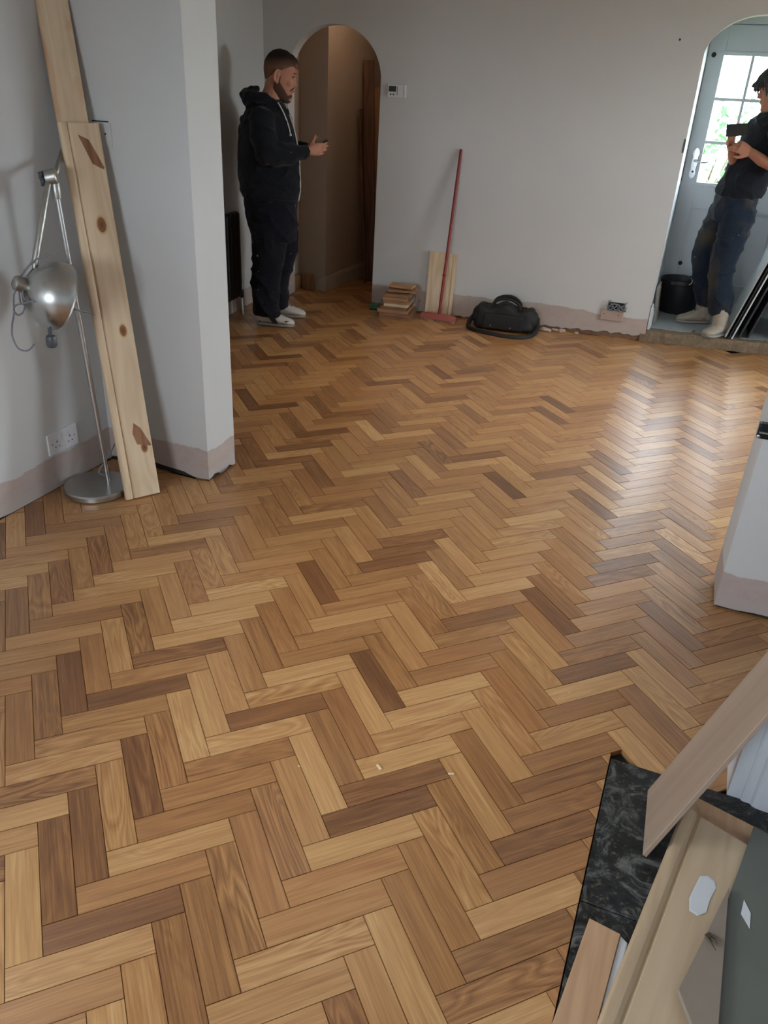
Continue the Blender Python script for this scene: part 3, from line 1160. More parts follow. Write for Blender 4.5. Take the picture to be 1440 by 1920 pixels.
def left_boards():
    W_, N_, L_ = frame_of((0.529, 0.849, 0), (-0.232, 0.165, 1.40))
    org = Vector((-2.066, 2.362, 0.006))
    M['pine_tall'] = wood('tall_pine', *PINE, axis='Z', rw=0.35, knots=(((0.093, 0, 1.09), 0.024), ((0.106, 0, 0.69), 0.019), ((0.112, 0, 0.208), 0.018)))
    b = thing('pine_skirting_board', 'knotty pine skirting board with two brown patches leaning beside the floor lamp', 'board', org)
    m = MB().extrude(SK, (0, 0, 0), (1, 0, 0), (0, 1, 0), (0, 0, 1), 1.445)
    me = m.build('plank', M['pine_tall'], b, origin=(0, 0, 0))
    # children carry the tilt
    me.matrix_world = Matrix.Identity(4)
    me.parent = b
    me.matrix_parent_inverse = Matrix.Identity(4)
    me.location = (0, 0, 0)
    b.matrix_world = Matrix(((W_.x, N_.x, L_.x, org.x), (W_.y, N_.y, L_.y, org.y), (W_.z, N_.z, L_.z, org.z), (0, 0, 0, 1)))
    d1 = [(0.062, 1.405), (0.098, 1.388), (0.140, 1.292), (0.136, 1.286), (0.098, 1.306)]
    d2 = [(0.084, 0.316), (0.108, 0.292), (0.142, 0.214), (0.138, 0.210), (0.084, 0.226), (0.073, 0.274)]
    for d in (d1, d2):
        p = MB().extrude(d, (0, -0.0016, 0), (1, 0, 0), (0, 0, 1), (0, 1, 0), 0.003).build('brown_patch', M['patch'], b, origin=(0, 0, 0))
        p.location = (0, 0, 0)
    # longer board behind
    o2 = org + N_ * 0.0205 + W_ * 0.004
    m = MB().extrude([(0, 0), (0.112, 0), (0.112, 0.015), (0, 0.015)], (0, 0, 0), (1, 0, 0), (0, 1, 0), (0, 0, 1), 1.855)
    q = m.build('pine_board', M['pine_long'], origin=(0, 0, 0), bevel=0.001, seg=1)
    place(q, o2, W_, N_, L_)
    tag(q, 'longest pine board with brown filler smears leaning in the corner', 'board', 'boards leaning in the corner')
    b['group'] = 'boards leaning in the corner'


left_boards()

# ---- steel floor lamp
M['steel'] = simple('brushed_steel', srgb(186, 186, 184), 0.34, 1.0, var=0.10, scale=60)
M['steel_dull'] = simple('worn_steel', srgb(168, 166, 160), 0.42, 1.0, var=0.2, scale=40)
M['cordgrey'] = simple('grey_flex', srgb(120, 124, 130), 0.6, var=0.15)
M['darkgrey'] = simple('dark_grey_plastic', srgb(70, 74, 80), 0.45, var=0.1)


def floor_lamp():
    base = Vector((-2.243, 2.392, 0))
    L = thing('floor_lamp', 'brushed steel floor lamp with domed shade beside the pine boards', 'lamp', base)
    R = 0.137
    MB().lathe([(R - 0.004, 0.002), (R, 0.006), (R, 0.024), (R - 0.005, 0.030), (0.0, 0.032)], base, (0, 0, 1), 56).build('base', M['steel'], L, smooth=True, angle=35)
    J = Vector((-2.240, 2.384, 1.235))
    P0 = Vector((-2.208, 2.425, 0.03))
    MB().tube([P0, J + Vector((0, 0, -0.04))], 0.0105, 14).build('pole', M['steel'], L, smooth=True, angle=40)
    j = MB().lathe([(0.016, -0.055), (0.017, -0.05), (0.017, 0.0), (0.012, 0.01)], J, (0, 0, 1), 16)
    jo = j.build('joint', M['steel_dull'], L, smooth=True, angle=40)
    c = MB().lathe([(0.026, -0.018), (0.027, -0.012), (0.027, 0.016), (0.022, 0.02)], J + Vector((-0.006, -0.008, 0.018)), (0.82, 0.5, 0.2), 22)
    c.build('clamp_disc', M['steel_dull'], jo, smooth=True, angle=35)
    w = MB()
    for k in range(3):
        a = 2 * math.pi * k / 3 + 0.5
        d = Vector((-0.5 * math.cos(a), 0.82 * math.cos(a), math.sin(a)))
        w.tube([J + Vector((-0.032, -0.024, 0.016)), J + Vector((-0.034, -0.026, 0.016)) + d * 0.030], [0.009, 0.006], 8)
    w.ball(J + Vector((-0.033, -0.025, 0.016)), 0.012)
    w.build('wing_nut', M['darkgrey'], jo, smooth=True)
    MB().tube([J + Vector((-0.004, 0.006, 0.02)), Vector((-2.352, 2.566, 1.325))], 0.010, 12).build('upper_arm', M['steel_dull'], L, smooth=True)
    N = Vector((-2.205, 2.195, 0.985))
    MB().tube([J + Vector((-0.012, -0.02, 0.0)), N, N + Vector((-0.001, -0.004, -0.018))], [0.0115, 0.0115, 0.006], 14).build('lower_arm', M['steel_dull'], L, smooth=True, angle=40)
    # shade: dome, opening turned down and to the right
    C = Vector((-2.160, 2.240, 0.868))
    ax = Vector((0.46, 0.76, -0.40)).normalized()
    R = 0.121
    prof, inner = [], []
    for i in range(19):
        t = i / 18
        th = 0.22 + t * (math.pi / 2 + 0.10 - 0.22)
        prof.append((R * math.sin(th), -R * 1.02 * math.cos(th)))
    prof += [(R + 0.003, prof[-1][1] + 0.004), (R - 0.002, prof[-1][1] + 0.005)]
    for (r, h) in prof[:19][::-1]:
        inner.append((max(0.001, r - 0.003), h + 0.002))
    sh = MB().lathe(prof + inner, C, ax, 48).build('shade', M['steel'], L, smooth=True, angle=40)
    top = C - ax * R
    MB().lathe([(0.024, 0.012), (0.027, 0.004), (0.027, -0.030), (0.022, -0.036), (0.014, -0.040), (0.002, -0.041)], top, ax, 24).build('lamp_holder', M['steel_dull'], sh, smooth=True, angle=35)
    MB().tube([N + Vector((0, -0.004, -0.016)), top - ax * 0.012], 0.006, 10).build('neck', M['steel_dull'], L, smooth=True)
    # flex: wound round the neck, looping out and hanging to a switch
    a = Vector((-2.198, 2.23, 1.05))
    rt = Vector((0.72, 0.69, 0.0))
    up = Vector((0, 0, 1))

    def at(r, z, f=0.0):
        return N + rt * r + up * z + Vector((0.35, -0.93, 0)) * f
    cords = [
        [at(0.085, 0.042, .01), at(0.05, 0.030, .02), at(0.01, 0.016, .022), at(-0.005, 0.004, .02), at(-0.03, -0.022, .02), at(-0.05, -0.05, .02), at(-0.055, -0.075, .02)],
        [at(-0.055, -0.075, .02), at(-0.075, -0.10, .02), at(-0.08, -0.16, .03), at(-0.092, -0.20, .03), at(-0.098, -0.245, .03), at(-0.085, -0.29, .03), at(-0.055, -0.30, .03), at(-0.03, -0.278, .03)],
        [at(-0.03, -0.06, .04), at(-0.02, -0.10, .075), at(0.02, -0.11, .10), at(0.055, -0.095, .10), at(0.03, -0.06, .085), at(0.0, -0.045, .05)],
        [at(-0.05, -0.075, .03), at(-0.045, -0.12, .05), at(-0.02, -0.125, .08), at(-0.03, -0.15, .08), at(-0.06, -0.165, .05), at(-0.075, -0.15, .04), at(-0.06, -0.13, .05), at(-0.01, -0.115, .09), at(0.045, -0.10, .10), at(0.058, -0.12, .11), at(0.062, -0.17, .12), at(0.064, -0.225, .115)],
    ]

    def smooth_path(ps, k=4):
        out = []
        n = len(ps)
        for i in range(n - 1):
            p0, p1, p2, p3 = ps[max(0, i - 1)], ps[i], ps[i + 1], ps[min(n - 1, i + 2)]
            for q in range(k):
                t = q / k
                out.append(0.5 * ((2 * p1) + (p2 - p0) * t + (2 * p0 - 5 * p1 + 4 * p2 - p3) * t * t + (3 * p1 - p0 - 3 * p2 + p3) * t ** 3))
        out.append(ps[-1])
        return out
    globals()['smooth_path'] = smooth_path
    for cd in cords:
        MB().tube(smooth_path(cd), 0.0032, 8).build('flex', M['cordgrey'], L, smooth=True)
    sw = at(0.064, -0.225, .115)
    so = MB().lathe([(0.004, 0.03), (0.007, 0.028), (0.0075, 0.0), (0.016, -0.004), (0.019, -0.012), (0.019, -0.036), (0.015, -0.044), (0.012, -0.045)], sw, (0.03, 0, 1), 18)
    so.build('inline_switch', M['darkgrey'], L, smooth=True, angle=35)
    tail = [Vector((-2.18, 2.33, 0.80)), Vector((-2.19, 2.43, 0.76)), Vector((-2.22, 2.52, 0.70)), Vector((-2.27, 2.60, 0.55)), Vector((-2.27, 2.61, 0.36)), Vector((-2.24, 2.585, 0.24)), Vector((-2.25, 2.52, 0.14)), Vector((-2.285, 2.46, 0.055)), Vector((-2.26, 2.455, 0.040)), Vector((-2.22, 2.45, 0.038))]
    MB().tube(smooth_path(tail), 0.0032, 8).build('flex', M['cordgrey'], L, smooth=True)


floor_lamp()

# ---- wall fittings
M['socket_white'] = simple('white_moulded_plastic', srgb(214, 214, 216), 0.35, var=0.05)


def socket():
    t = thing('wall_socket', 'white double socket on the left wall by the lamp base', 'socket', (-2.40, 2.39, 0.155))
    y0, y1, z0, z1 = 2.304, 2.474, 0.158, 0.252
    x = -2.40
    MB().box((x, y0, z0), (x + 0.010, y1, z1)).build('plate', M['socket_white'], t, bevel=0.003)
    for k, yc in enumerate((2.352, 2.428)):
        s = MB().box((x + 0.010, yc + (0.014 if k == 0 else -0.026), z1 - 0.034), (x + 0.013, yc + (0.026 if k == 0 else -0.014), z1 - 0.012)).build('rocker_switch', M['socket_white'], t, bevel=0.001, seg=1)
        for (dy, dz, w, h) in ((0, 0.052, 0.004, 0.009), (-0.011, 0.030, 0.007, 0.004), (0.011, 0.030, 0.007, 0.004)):
            MB().box((x + 0.0095, yc + dy - w / 2, z0 + dz - h / 2), (x + 0.0106, yc + dy + w / 2, z0 + dz + h / 2)).build('pin_slot', M['black'], t)
    for yc in (y0 + 0.020, y1 - 0.020):
        MB().lathe([(0.0035, 0), (0.0035, 0.001)], (x + 0.010, yc, (z0 + z1) / 2), (1, 0, 0), 10).build('screw', M['steel_dull'], t)


socket()


def nib_plate():
    t = thing('blanking_plate', 'painted over blanking plate on the nib beside the tall boards', 'plate', (-2.255, 2.68, 1.338))
    MB().box((-2.300, 2.6755, 1.340), (-2.212, 2.6805, 1.424)).build('plate', M['wall'], t, bevel=0.001, seg=1)
    MB().box((-2.296, 2.6765, 1.4245), (-2.222, 2.6802, 1.4285)).build('gap', M['black'], t)
    MB().lathe([(0.0035, 0), (0.0035, 0.001)], (-2.238, 2.6755, 1.384), (0, -1, 0), 10).build('screw', M['black'], t)


nib_plate()


def on_wall(s, z, off=0.0):
    return bw(s, z, off)


def wall_box(mb, s0, s1, z0, z1, o0, o1):
    c = on_wall((s0 + s1) / 2, (z0 + z1) / 2, (o0 + o1) / 2)
    return mb.obox(c, Vector((WD.x, WD.y, 0)) * (s1 - s0) / 2, Vector((WN.x, WN.y, 0)) * (o1 - o0) / 2, (0, 0, (z1 - z0) / 2))


def thermostat():
    t = thing('thermostat', 'small white thermostat with dark display beside the arch', 'thermostat', on_wall(0.113, 1.525, 0.0))
    wall_box(MB(), 0.045, 0.182, 1.530, 1.612, 0.0, 0.018).build('housing', M['socket_white'], t, bevel=0.004)
    M['lcd'] = simple('lcd_grey', srgb(52, 58, 54), 0.25, var=0.08)
    wall_box(MB(), 0.055, 0.111, 1.566, 1.602, 0.017, 0.0195).build('display', M['lcd'], t, bevel=0.001, seg=1)
    for s in (0.070, 0.092):
        MB().lathe([(0.006, 0), (0.006, 0.003), (0.004, 0.004)], on_wall(s, 1.549, 0.017), (WN.x, WN.y, 0), 12).build('button', M['darkgrey'], t)
    wall_box(MB(), 0.1175, 0.1215, 1.545, 1.600, 0.017, 0.0190).build('cover_seam', M['darkgrey'], t)
    wall_box(MB(), 0.165, 0.168, 1.532, 1.610, 0.0165, 0.0187).build('cover_seam', M['cordgrey'], t)


thermostat()
t = tag(MB().lathe([(0.007, 0.0), (0.007, 0.003), (0.002, 0.004)], on_wall(1.99, 1.955, 0.0), (WN.x, WN.y, 0), 12).build('wall_plug', M['black'], origin=on_wall(1.99, 1.955, 0)),
        'tiny black wall plug high up left of the wide arch', 'wall plug')


def broken_socket():
    t = thing('back_box', 'ripped out socket box with tangled grey wires low on the far wall', 'socket', on_wall(1.89, 0.13, 0))
    M['cover'] = simple('dusty_pink_cover', srgb(170, 148, 138), 0.8, var=0.12)
    wall_box(MB(), 1.805, 1.968, 0.128, 0.205, 0.0, 0.016).build('cover_plate', M['cover'], t, bevel=0.002, seg=1)
    wall_box(MB(), 1.850, 1.970, 0.205, 0.262, 0.0, 0.006).build('recess', M['rubble'], t)
    for s in (1.825, 1.935):
        MB().lathe([(0.004, 0), (0.004, 0.0012)], on_wall(s, 0.172, 0.016), (WN.x, WN.y, 0), 8).build('screw', M['black'], t)
    r = random.Random(6)
    for k in range(9):
        ps = []
        s, z = r.uniform(1.855, 1.965), 0.207
        for i in range(6):
            ps.append(on_wall(s, z, 0.012 + r.random() * 0.026))
            s = min(1.978, max(1.848, s + r.gauss(0, 0.028)))
            z = min(0.275, max(0.207, z + r.gauss(0.012, 0.02)))
        MB().tube(smooth_path(ps), 0.004, 6).build('wire', M['cordgrey'], t, smooth=True)


broken_socket()


def catch():
    t = thing('door_catch', 'black metal catch on the edge of the right nib', 'catch', (0.262, 2.67, 0.66))
    M['blackmetal'] = simple('scuffed_black_metal', srgb(34, 40, 42), 0.35, 0.6, var=0.5, scale=120)
    MB().box((0.246, 2.640, 0.664), (0.330, 2.672, 0.714)).build('body', M['blackmetal'], t, bevel=0.006, seg=3)
    MB().box((0.250, 2.634, 0.684), (0.330, 2.641, 0.690)).build('rib', M['steel_dull'], t, bevel=0.001, seg=1)
    MB().lathe([(0.006, 0), (0.006, 0.004), (0.003, 0.005)], (0.252, 2.640, 0.672), (0, -1, 0), 12).build('rivet', M['steel'], t)


catch()

# ---- radiator in the far room
def radiator():
    d = (Vector((fl1.x, fl1.y)) - Vector((fl0.x, fl0.y))).normalized()
    n = Vector((d.y, -d.x))
    M['radiator'] = simple('black_radiator', srgb(30, 30, 32), 0.45, 0.2, var=0.1)
    e = Vector((-3.232, 5.215))                        # front face at its far end
    t = thing('radiator', 'black panel radiator low on the far left wall', 'radiator', (e.x - d.x * 0.4 - n.x * .03, e.y - d.y * 0.4 - n.y * .03, 0.10))

    def blk(mb, a, b, o0, o1, z0, z1):
        c = e - d * (a + b) / 2 + n * (o0 + o1) / 2
        return mb.obox((c.x, c.y, (z0 + z1) / 2), Vector((d.x, d.y, 0)) * (b - a) / 2, Vector((n.x, n.y, 0)) * (o1 - o0) / 2, (0, 0, (z1 - z0) / 2))
    blk(MB(), 0, 0.9, -0.05, -0.012, 0.15, 0.752).build('panel', M['radiator'], t, bevel=0.003)
    for k in range(16):
        a = 0.008 + k * 0.056
        blk(MB(), a, a + 0.046, -0.014, 0.0, 0.16, 0.744).build('fin', M['radiator'], t, bevel=0.004, seg=1)
    v = e + d * 0.025 - n * 0.02
    M['valve_white'] = simple('valve_white', srgb(206, 204, 200), 0.4)
    MB().lathe([(0.012, 0), (0.015, 0.004), (0.015, 0.045), (0.010, 0.052)], (v.x, v.y, 0.195), (0, 0, 1), 14).build('valve_head', M['valve_white'], t, smooth=True, angle=40)
    MB().lathe([(0.010, 0), (0.014, 0.01), (0.014, 0.05), (0.009, 0.06)], (v.x, v.y, 0.132), (0, 0, 1), 12).build('valve_body', M['blackmetal'], t, smooth=True, angle=40)
    MB().tube([(v.x, v.y, 0.165), (v.x - d.x * 0.05, v.y - d.y * 0.05, 0.165)], 0.009, 8).build('valve_tail', M['blackmetal'], t, smooth=True)
    MB().tube([(v.x, v.y, 0.14), (v.x + d.x * 0.006, v.y + d.y * 0.006, 0.05), (v.x + d.x * 0.012, v.y + d.y * 0.012, 0.0)], 0.0075, 8).build('pipe', M['valve_white'], t, smooth=True)
    for a in (0.15, 0.75):
        c = e - d * a - n * 0.075
        MB().obox((c.x, c.y, 0.5), Vector((d.x, d.y, 0)) * 0.02, Vector((n.x, n.y, 0)) * 0.032, (0, 0, 0.05)).build('bracket', M['blackmetal'], t)


radiator()

# ---- hall: leaning dark planks and two timber offcuts
M['redplank'] = wood('reddish_stained_wood', srgb(78, 50, 38), srgb(106, 72, 54), srgb(124, 88, 68), 'Z')
M['tanplank'] = wood('tan_raw_wood', srgb(120, 88, 60), srgb(150, 112, 76), srgb(170, 130, 92), 'Z')


def lean(name, mat, foot, top, w, th, facing, label, cat, group=None, sway=False):
    foot, top = Vector(foot), Vector(top)
    lv = (top - foot)
    ln = lv.length
    W_, N_, L_ = frame_of(facing, lv)
    if sway:                                   # tipped over in its own plane
        L_ = lv.normalized()
        W_ = Vector(facing)
        W_ = (W_ - L_ * W_.dot(L_)).normalized()
        N_ = L_.cross(W_)
    m = MB().extrude([(0, 0), (w, 0), (w, th), (0, th)], (0, 0, 0), (1, 0, 0), (0, 1, 0), (0, 0, 1), ln)
    o = m.build(name, mat, origin=(0, 0, 0), bevel=0.0012, seg=1)
    place(o, foot, W_, N_, L_)
    return tag(o, label, cat, group)


lean('hall_plank', M['redplank'], (-2.955, 6.90, 0.006), (-3.045, 6.90, 1.78), 0.088, 0.022, (0.97, 0.2, 0), 'tallest reddish plank leaning in the hall arch', 'plank', 'planks leaning in the hall', True)
lean('hall_plank', M['tanplank'], (-2.900, 6.985, 0.006), (-3.030, 6.985, 1.58), 0.10, 0.02, (0.97, 0.2, 0), 'tan plank leaning behind the reddish one in the hall', 'plank', 'planks leaning in the hall', True)
lean('hall_plank', M['redplank'], (-2.925, 6.800, 0.006), (-3.035, 6.815, 1.42), 0.016, 0.05, (0.97, 0.2, 0), 'thin dark lath leaning in front of the hall planks', 'plank', 'planks leaning in the hall', True)
tag(MB().obox((-3.315, 6.215, 0.062), (0.014, 0, 0), (0, 0.085, 0), (0, 0, 0.061)).build('timber_offcut', M['tanplank'], origin=(-3.315, 6.215, 0), bevel=0.002, seg=1),
    'low tan timber offcut standing just inside the small arch', 'offcut', 'timber offcuts in the hall')
tag(MB().obox((-3.215, 6.268, 0.068), (0.055, -0.006, 0), (0.0015, 0.011, 0), (0, 0, 0.067)).build('timber_offcut', M['tanplank'], origin=(-3.215, 6.268, 0), bevel=0.002, seg=1),
    'tan timber offcut against the raking end of the hall skirting', 'offcut', 'timber offcuts in the hall')

# ---- broom, pine plank
M['red'] = simple('red_broom_paint', srgb(132, 40, 34), 0.5, var=0.18, scale=18)
M['redhead'] = simple('faded_red_head', srgb(158, 84, 74), 0.6, var=0.2, scale=40)
M['bristle'] = simple('pale_bristles', srgb(176, 150, 130), 0.9, var=0.3, scale=200)


def broom():
    foot = Vector((-1.895, 5.915, 0.0))
    top = on_wall(0.625, 1.222, 0.014)
    t = thing('broom', 'red wooden broom leaning on the far wall in front of a pine plank', 'broom', foot)
    h = foot + Vector((0, 0, 0.050))
    d = (top - h).normalized()
    MB().tube([h - d * 0.02, h + d * 0.02, top - d * 0.01, top], [0.013, 0.012, 0.0115, 0.010], 12).build('handle', M['red'], t, smooth=True, angle=50)
    q = h + (top - h) * 0.25
    MB().lathe([(0.013, -0.008), (0.016, 0.0), (0.013, 0.01)], q, d, 10).build('collar', M['red'], t, smooth=True)
    ax = Vector((0.985, -0.03, 0)).normalized()
    ay = Vector((-ax.y, ax.x, 0))
    hd = MB()
    rings = []
    for i in range(13):
        u = -0.145 + 0.29 * i / 12
        sh = 0.7 + 0.3 * math.sqrt(max(0, 1 - (u / 0.15) ** 2))
        r = []
        for (a, b) in ((-0.030, 0.014), (-0.027, 0.040), (-0.012, 0.056), (0.012, 0.056), (0.027, 0.040), (0.030, 0.014)):
            r.append(foot + ax * u + ay * a * sh + Vector((0, 0, 0.014 + (b - 0.014) * sh)))
        rings.append(r)
    hd.rings(rings)
    head = hd.build('head', M['redhead'], t, smooth=True, angle=50)
    br = MB()
    r = random.Random(2)
    for i in range(30):
        for j in range(4):
            p = foot + ax * (-0.135 + 0.27 * i / 29) + ay * (-0.018 + 0.012 * j) + Vector((0, 0, 0.015))
            e = Vector((p.x + r.gauss(0, .004), p.y + (j - 1.5) * 0.006 + r.gauss(0, .004), 0.001))
            br.tube([p, e], [0.0034, 0.0028], 5)
    br.build('bristles', M['bristle'], head)['kind'] = 'stuff'


broom()


def far_plank():
    b0, b1 = Vector((-2.052, 6.018, 0.004)), Vector((-1.868, 6.034, 0.004))
    wv = (b1 - b0)
    w = wv.length
    top = on_wall(0.470, 0.482, 0.022)
    lv = Vector((top.x, top.y, top.z)) - b0
    M['pineplank'] = wood('pale_pine_plank', *PINE, axis='Z')
    W_, N_, L_ = frame_of(wv, lv)
    m = MB().extrude([(0, 0), (w, 0), (w, 0.018), (0, 0.018)], (0, 0, 0), (1, 0, 0), (0, 1, 0), (0, 0, 1), 0.487)
    o = m.build('pine_plank', M['pineplank'], origin=(0, 0, 0), bevel=0.001, seg=1)
    place(o, b0, W_, N_, L_)
    tag(o, 'short pale pine plank leaning on the far wall behind the broom', 'plank')
    # narrow batten along its right edge
    m = MB().extrude([(0, 0), (0.03, 0), (0.03, 0.014), (0, 0.014)], (0, 0, 0), (1, 0, 0), (0, 1, 0), (0, 0, 1), 0.48)
    q = m.build('pine_batten', M['pineplank'], origin=(0, 0, 0), bevel=0.001, seg=1)
    place(q, b0 + W_ * (w + 0.003) + N_ * 0.003, W_, N_, L_)
    tag(q, 'narrow pine batten beside the short plank behind the broom', 'batten')


far_plank()

# ---- stack of spare wood with plastic wrap
M['wrap'] = None


def wrap_mat():
    k = NT('clear_plastic_wrap')
    tr = k.n('ShaderNodeBsdfTransparent')
    gl = k.n('ShaderNodeBsdfGlossy')
    gl.inputs['Roughness'].default_value = 0.12
    df = k.n('ShaderNodeBsdfDiffuse')
    df.inputs[0].default_value = srgb(190, 186, 180)
    m1 = k.n('ShaderNodeMixShader')
    m1.inputs[0].default_value = 0.30
    k.l(gl.outputs[0], m1.inputs[1])
    k.l(df.outputs[0], m1.inputs[2])
    m2 = k.n('ShaderNodeMixShader')
    nz = k.noise(k.mapping(k.obj(), (9, 9, 22)), 1.0, 3)
    k.l(k.ramp(nz, [(0.3, (0.10, 0.10, 0.10, 1)), (0.7, (0.42, 0.42, 0.42, 1))]), m2.inputs[0])
    k.l(tr.outputs[0], m2.inputs[1])
    k.l(m1.outputs[0], m2.inputs[2])
    k.l(m2.outputs[0], k.t.nodes['Material Output'].inputs['Surface'])
    return k.m


M['wrap'] = wrap_mat()


def wood_stack():
    r = random.Random(12)
    ax = Vector((0.985, 0.17, 0))
    ay = Vector((-0.17, 0.985, 0))
    o = Vector((-2.325, 5.715, 0.0))
    tones = [(150, 108, 74), (132, 94, 66), (160, 118, 84), (128, 92, 66), (196, 176, 146), (148, 108, 76), (156, 116, 82), (140, 102, 72)]
    words = ['bottom board of the wrapped stack by the far wall', 'second lowest board of the wrapped stack by the far wall',
             'third board up in the wrapped stack by the far wall', 'dark board in the middle of the wrapped stack by the far wall',
             'pale board poking out of the wrapped stack by the far wall', 'board resting on the pale one in the wrapped stack',
             'thin board second from the top of the level wrapped stack', 'topmost level board of the wrapped stack']
    z = 0.0
    for i, (c, wd) in enumerate(zip(tones, words)):
        th = (0.026, 0.026, 0.027, 0.024, 0.020, 0.022, 0.022, 0.020)[i]
        off = ax * r.uniform(-0.012, 0.012) + ay * r.uniform(-0.01, 0.02)
        ln = (0.245, 0.245, 0.24, 0.20, 0.19, 0.20, 0.19, 0.185)[i]
        dp = 0.30
        st = o + off + ax * ((0, 0, 0, 0.02, 0.035, 0.03, 0.035, 0.04)[i])
        if i in (3, 4):
            st = st - ay * 0.02
        cc = st + ax * ln / 2 + ay * dp / 2 + Vector((0, 0, z + th / 2))
        mt = wood('stack_wood_%d' % i, srgb(*[int(k * .8) for k in c]), srgb(*c), srgb(*[min(255, int(k * 1.12)) for k in c]), 'X')
        b = MB().obox(cc, ax * ln / 2, ay * dp / 2, (0, 0, th / 2)).build('stacked_board', mt, origin=cc - Vector((0, 0, th / 2)), bevel=0.0012, seg=1)
        tag(b, wd, 'board', 'boards in the wrapped stack')
        z += th + 0.0005
    # two boards thrown on top
    for (cx, cy, rz, tx, ln, dp, c, wd) in ((0.155, 0.15, 0.10, 0.08, 0.22, 0.16, (164, 122, 86), 'board lying askew on top of the wrapped stack'),
                                            (0.150, 0.13, -0.16, 0.05, 0.19, 0.10, (178, 136, 94), 'smallest tilted board crowning the wrapped stack')):
        R_ = Matrix.Rotation(rz, 3, 'Z') @ Matrix.Rotation(tx, 3, 'X')
        a, b_, n_ = R_ @ ax, R_ @ ay, R_ @ Vector((0, 0, 1))
        cc = o + ax * cx + ay * cy + Vector((0, 0, z + 0.022))
        mt = wood('stack_wood_%s' % wd[:5], srgb(*[int(k * .8) for k in c]), srgb(*c), srgb(*[min(255, int(k * 1.12)) for k in c]), 'X')
        q = MB().obox(cc, a * ln / 2, b_ * dp / 2, n_ * 0.008).build('stacked_board', mt, origin=cc, bevel=0.001, seg=1)
        tag(q, wd, 'board', 'boards in the wrapped stack')
        z += 0.026
    # film over the right-hand end and back
    mb = MB()
    n, m = 14, 10
    top = 0.205
    vs, fs = [], []
    path = [(0.02, 0.30 + .03), (0.14, 0.345), (0.25, 0.33), (0.268, 0.22), (0.268, 0.10), (0.262, 0.0)]
    pp = []
    for i in range(n + 1):
        t = i / n * (len(path) - 1)
        k = min(int(t), len(path) - 2)
        f = t - k
        pp.append((path[k][0] * (1 - f) + path[k + 1][0] * f, path[k][1] * (1 - f) + path[k + 1][1] * f))
    for i, (u, v) in enumerate(pp):
        for j in range(m + 1):
            w = j / m
            wob = 0.006 * math.sin(5 * w + i * 1.7) + r.gauss(0, 0.003)
            sc = 1 - 0.28 * max(0, w - 0.55) / 0.45
            p = o + ax * ((u - 0.13) * sc + 0.13 + wob) + ay * ((v - 0.15) * sc + 0.15 + wob) + Vector((0, 0, 0.002 + w * top + (0.02 * math.sin(i * 1.3) if j == m else 0)))
            vs.append(p)
    for i in range(n):
        for j in range(m):
            a = i * (m + 1) + j
            fs.append((a, a + 1, a + m + 2, a + m + 1))
    f = mb.add(vs, fs).build('plastic_wrap', M['wrap'], smooth=True, origin=o)
    tag(f, 'crumpled clear plastic wrap round the board stack', 'plastic wrap')
    # scrap of film at the left end
    mb = MB()
    vs, fs = [], []
    for i in range(9):
        for j in range(6):
            p = o + ax * (-0.005 - 0.018 * math.sin(j * .9) + r.gauss(0, .004)) + ay * (0.02 + i * 0.026) + Vector((0, 0, 0.03 + 0.022 * j + r.gauss(0, .004)))
            vs.append(p)
    for i in range(8):
        for j in range(5):
            a = i * 6 + j
            fs.append((a, a + 1, a + 7, a + 6))
    f = mb.add(vs, fs).build('plastic_wrap', M['wrap'], smooth=True, origin=o)
    tag(f, 'loose scrap of clear plastic at the left of the stack', 'plastic wrap')


wood_stack()
M['green'] = simple('green_scouring_pad', srgb(70, 120, 92), 0.8, var=0.2, scale=120, bump=0.3)
gs = thing('sanding_sponge', 'small green sanding sponge at the foot of the arch', 'sponge', (-2.462, 5.965, 0.0))
MB().obox((-2.462, 5.965, 0.030), (0.036, 0.006, 0), (-0.006, 0.030, 0), (0, -0.003, 0.018)).build('pad', M['green'], gs, bevel=0.003)
MB().obox((-2.462, 5.965, 0.006), (0.037, 0.006, 0), (-0.006, 0.031, 0), (0, 0, 0.006)).build('backing', M['black'], gs, bevel=0.002)

# ---- black holdall
M['nylon'] = simple('black_nylon', srgb(24, 23, 24), 0.72, var=0.35, scale=45, bump=0.35)
M['nylon2'] = simple('black_webbing', srgb(20, 19, 20), 0.65, var=0.25, scale=150, bump=0.25)


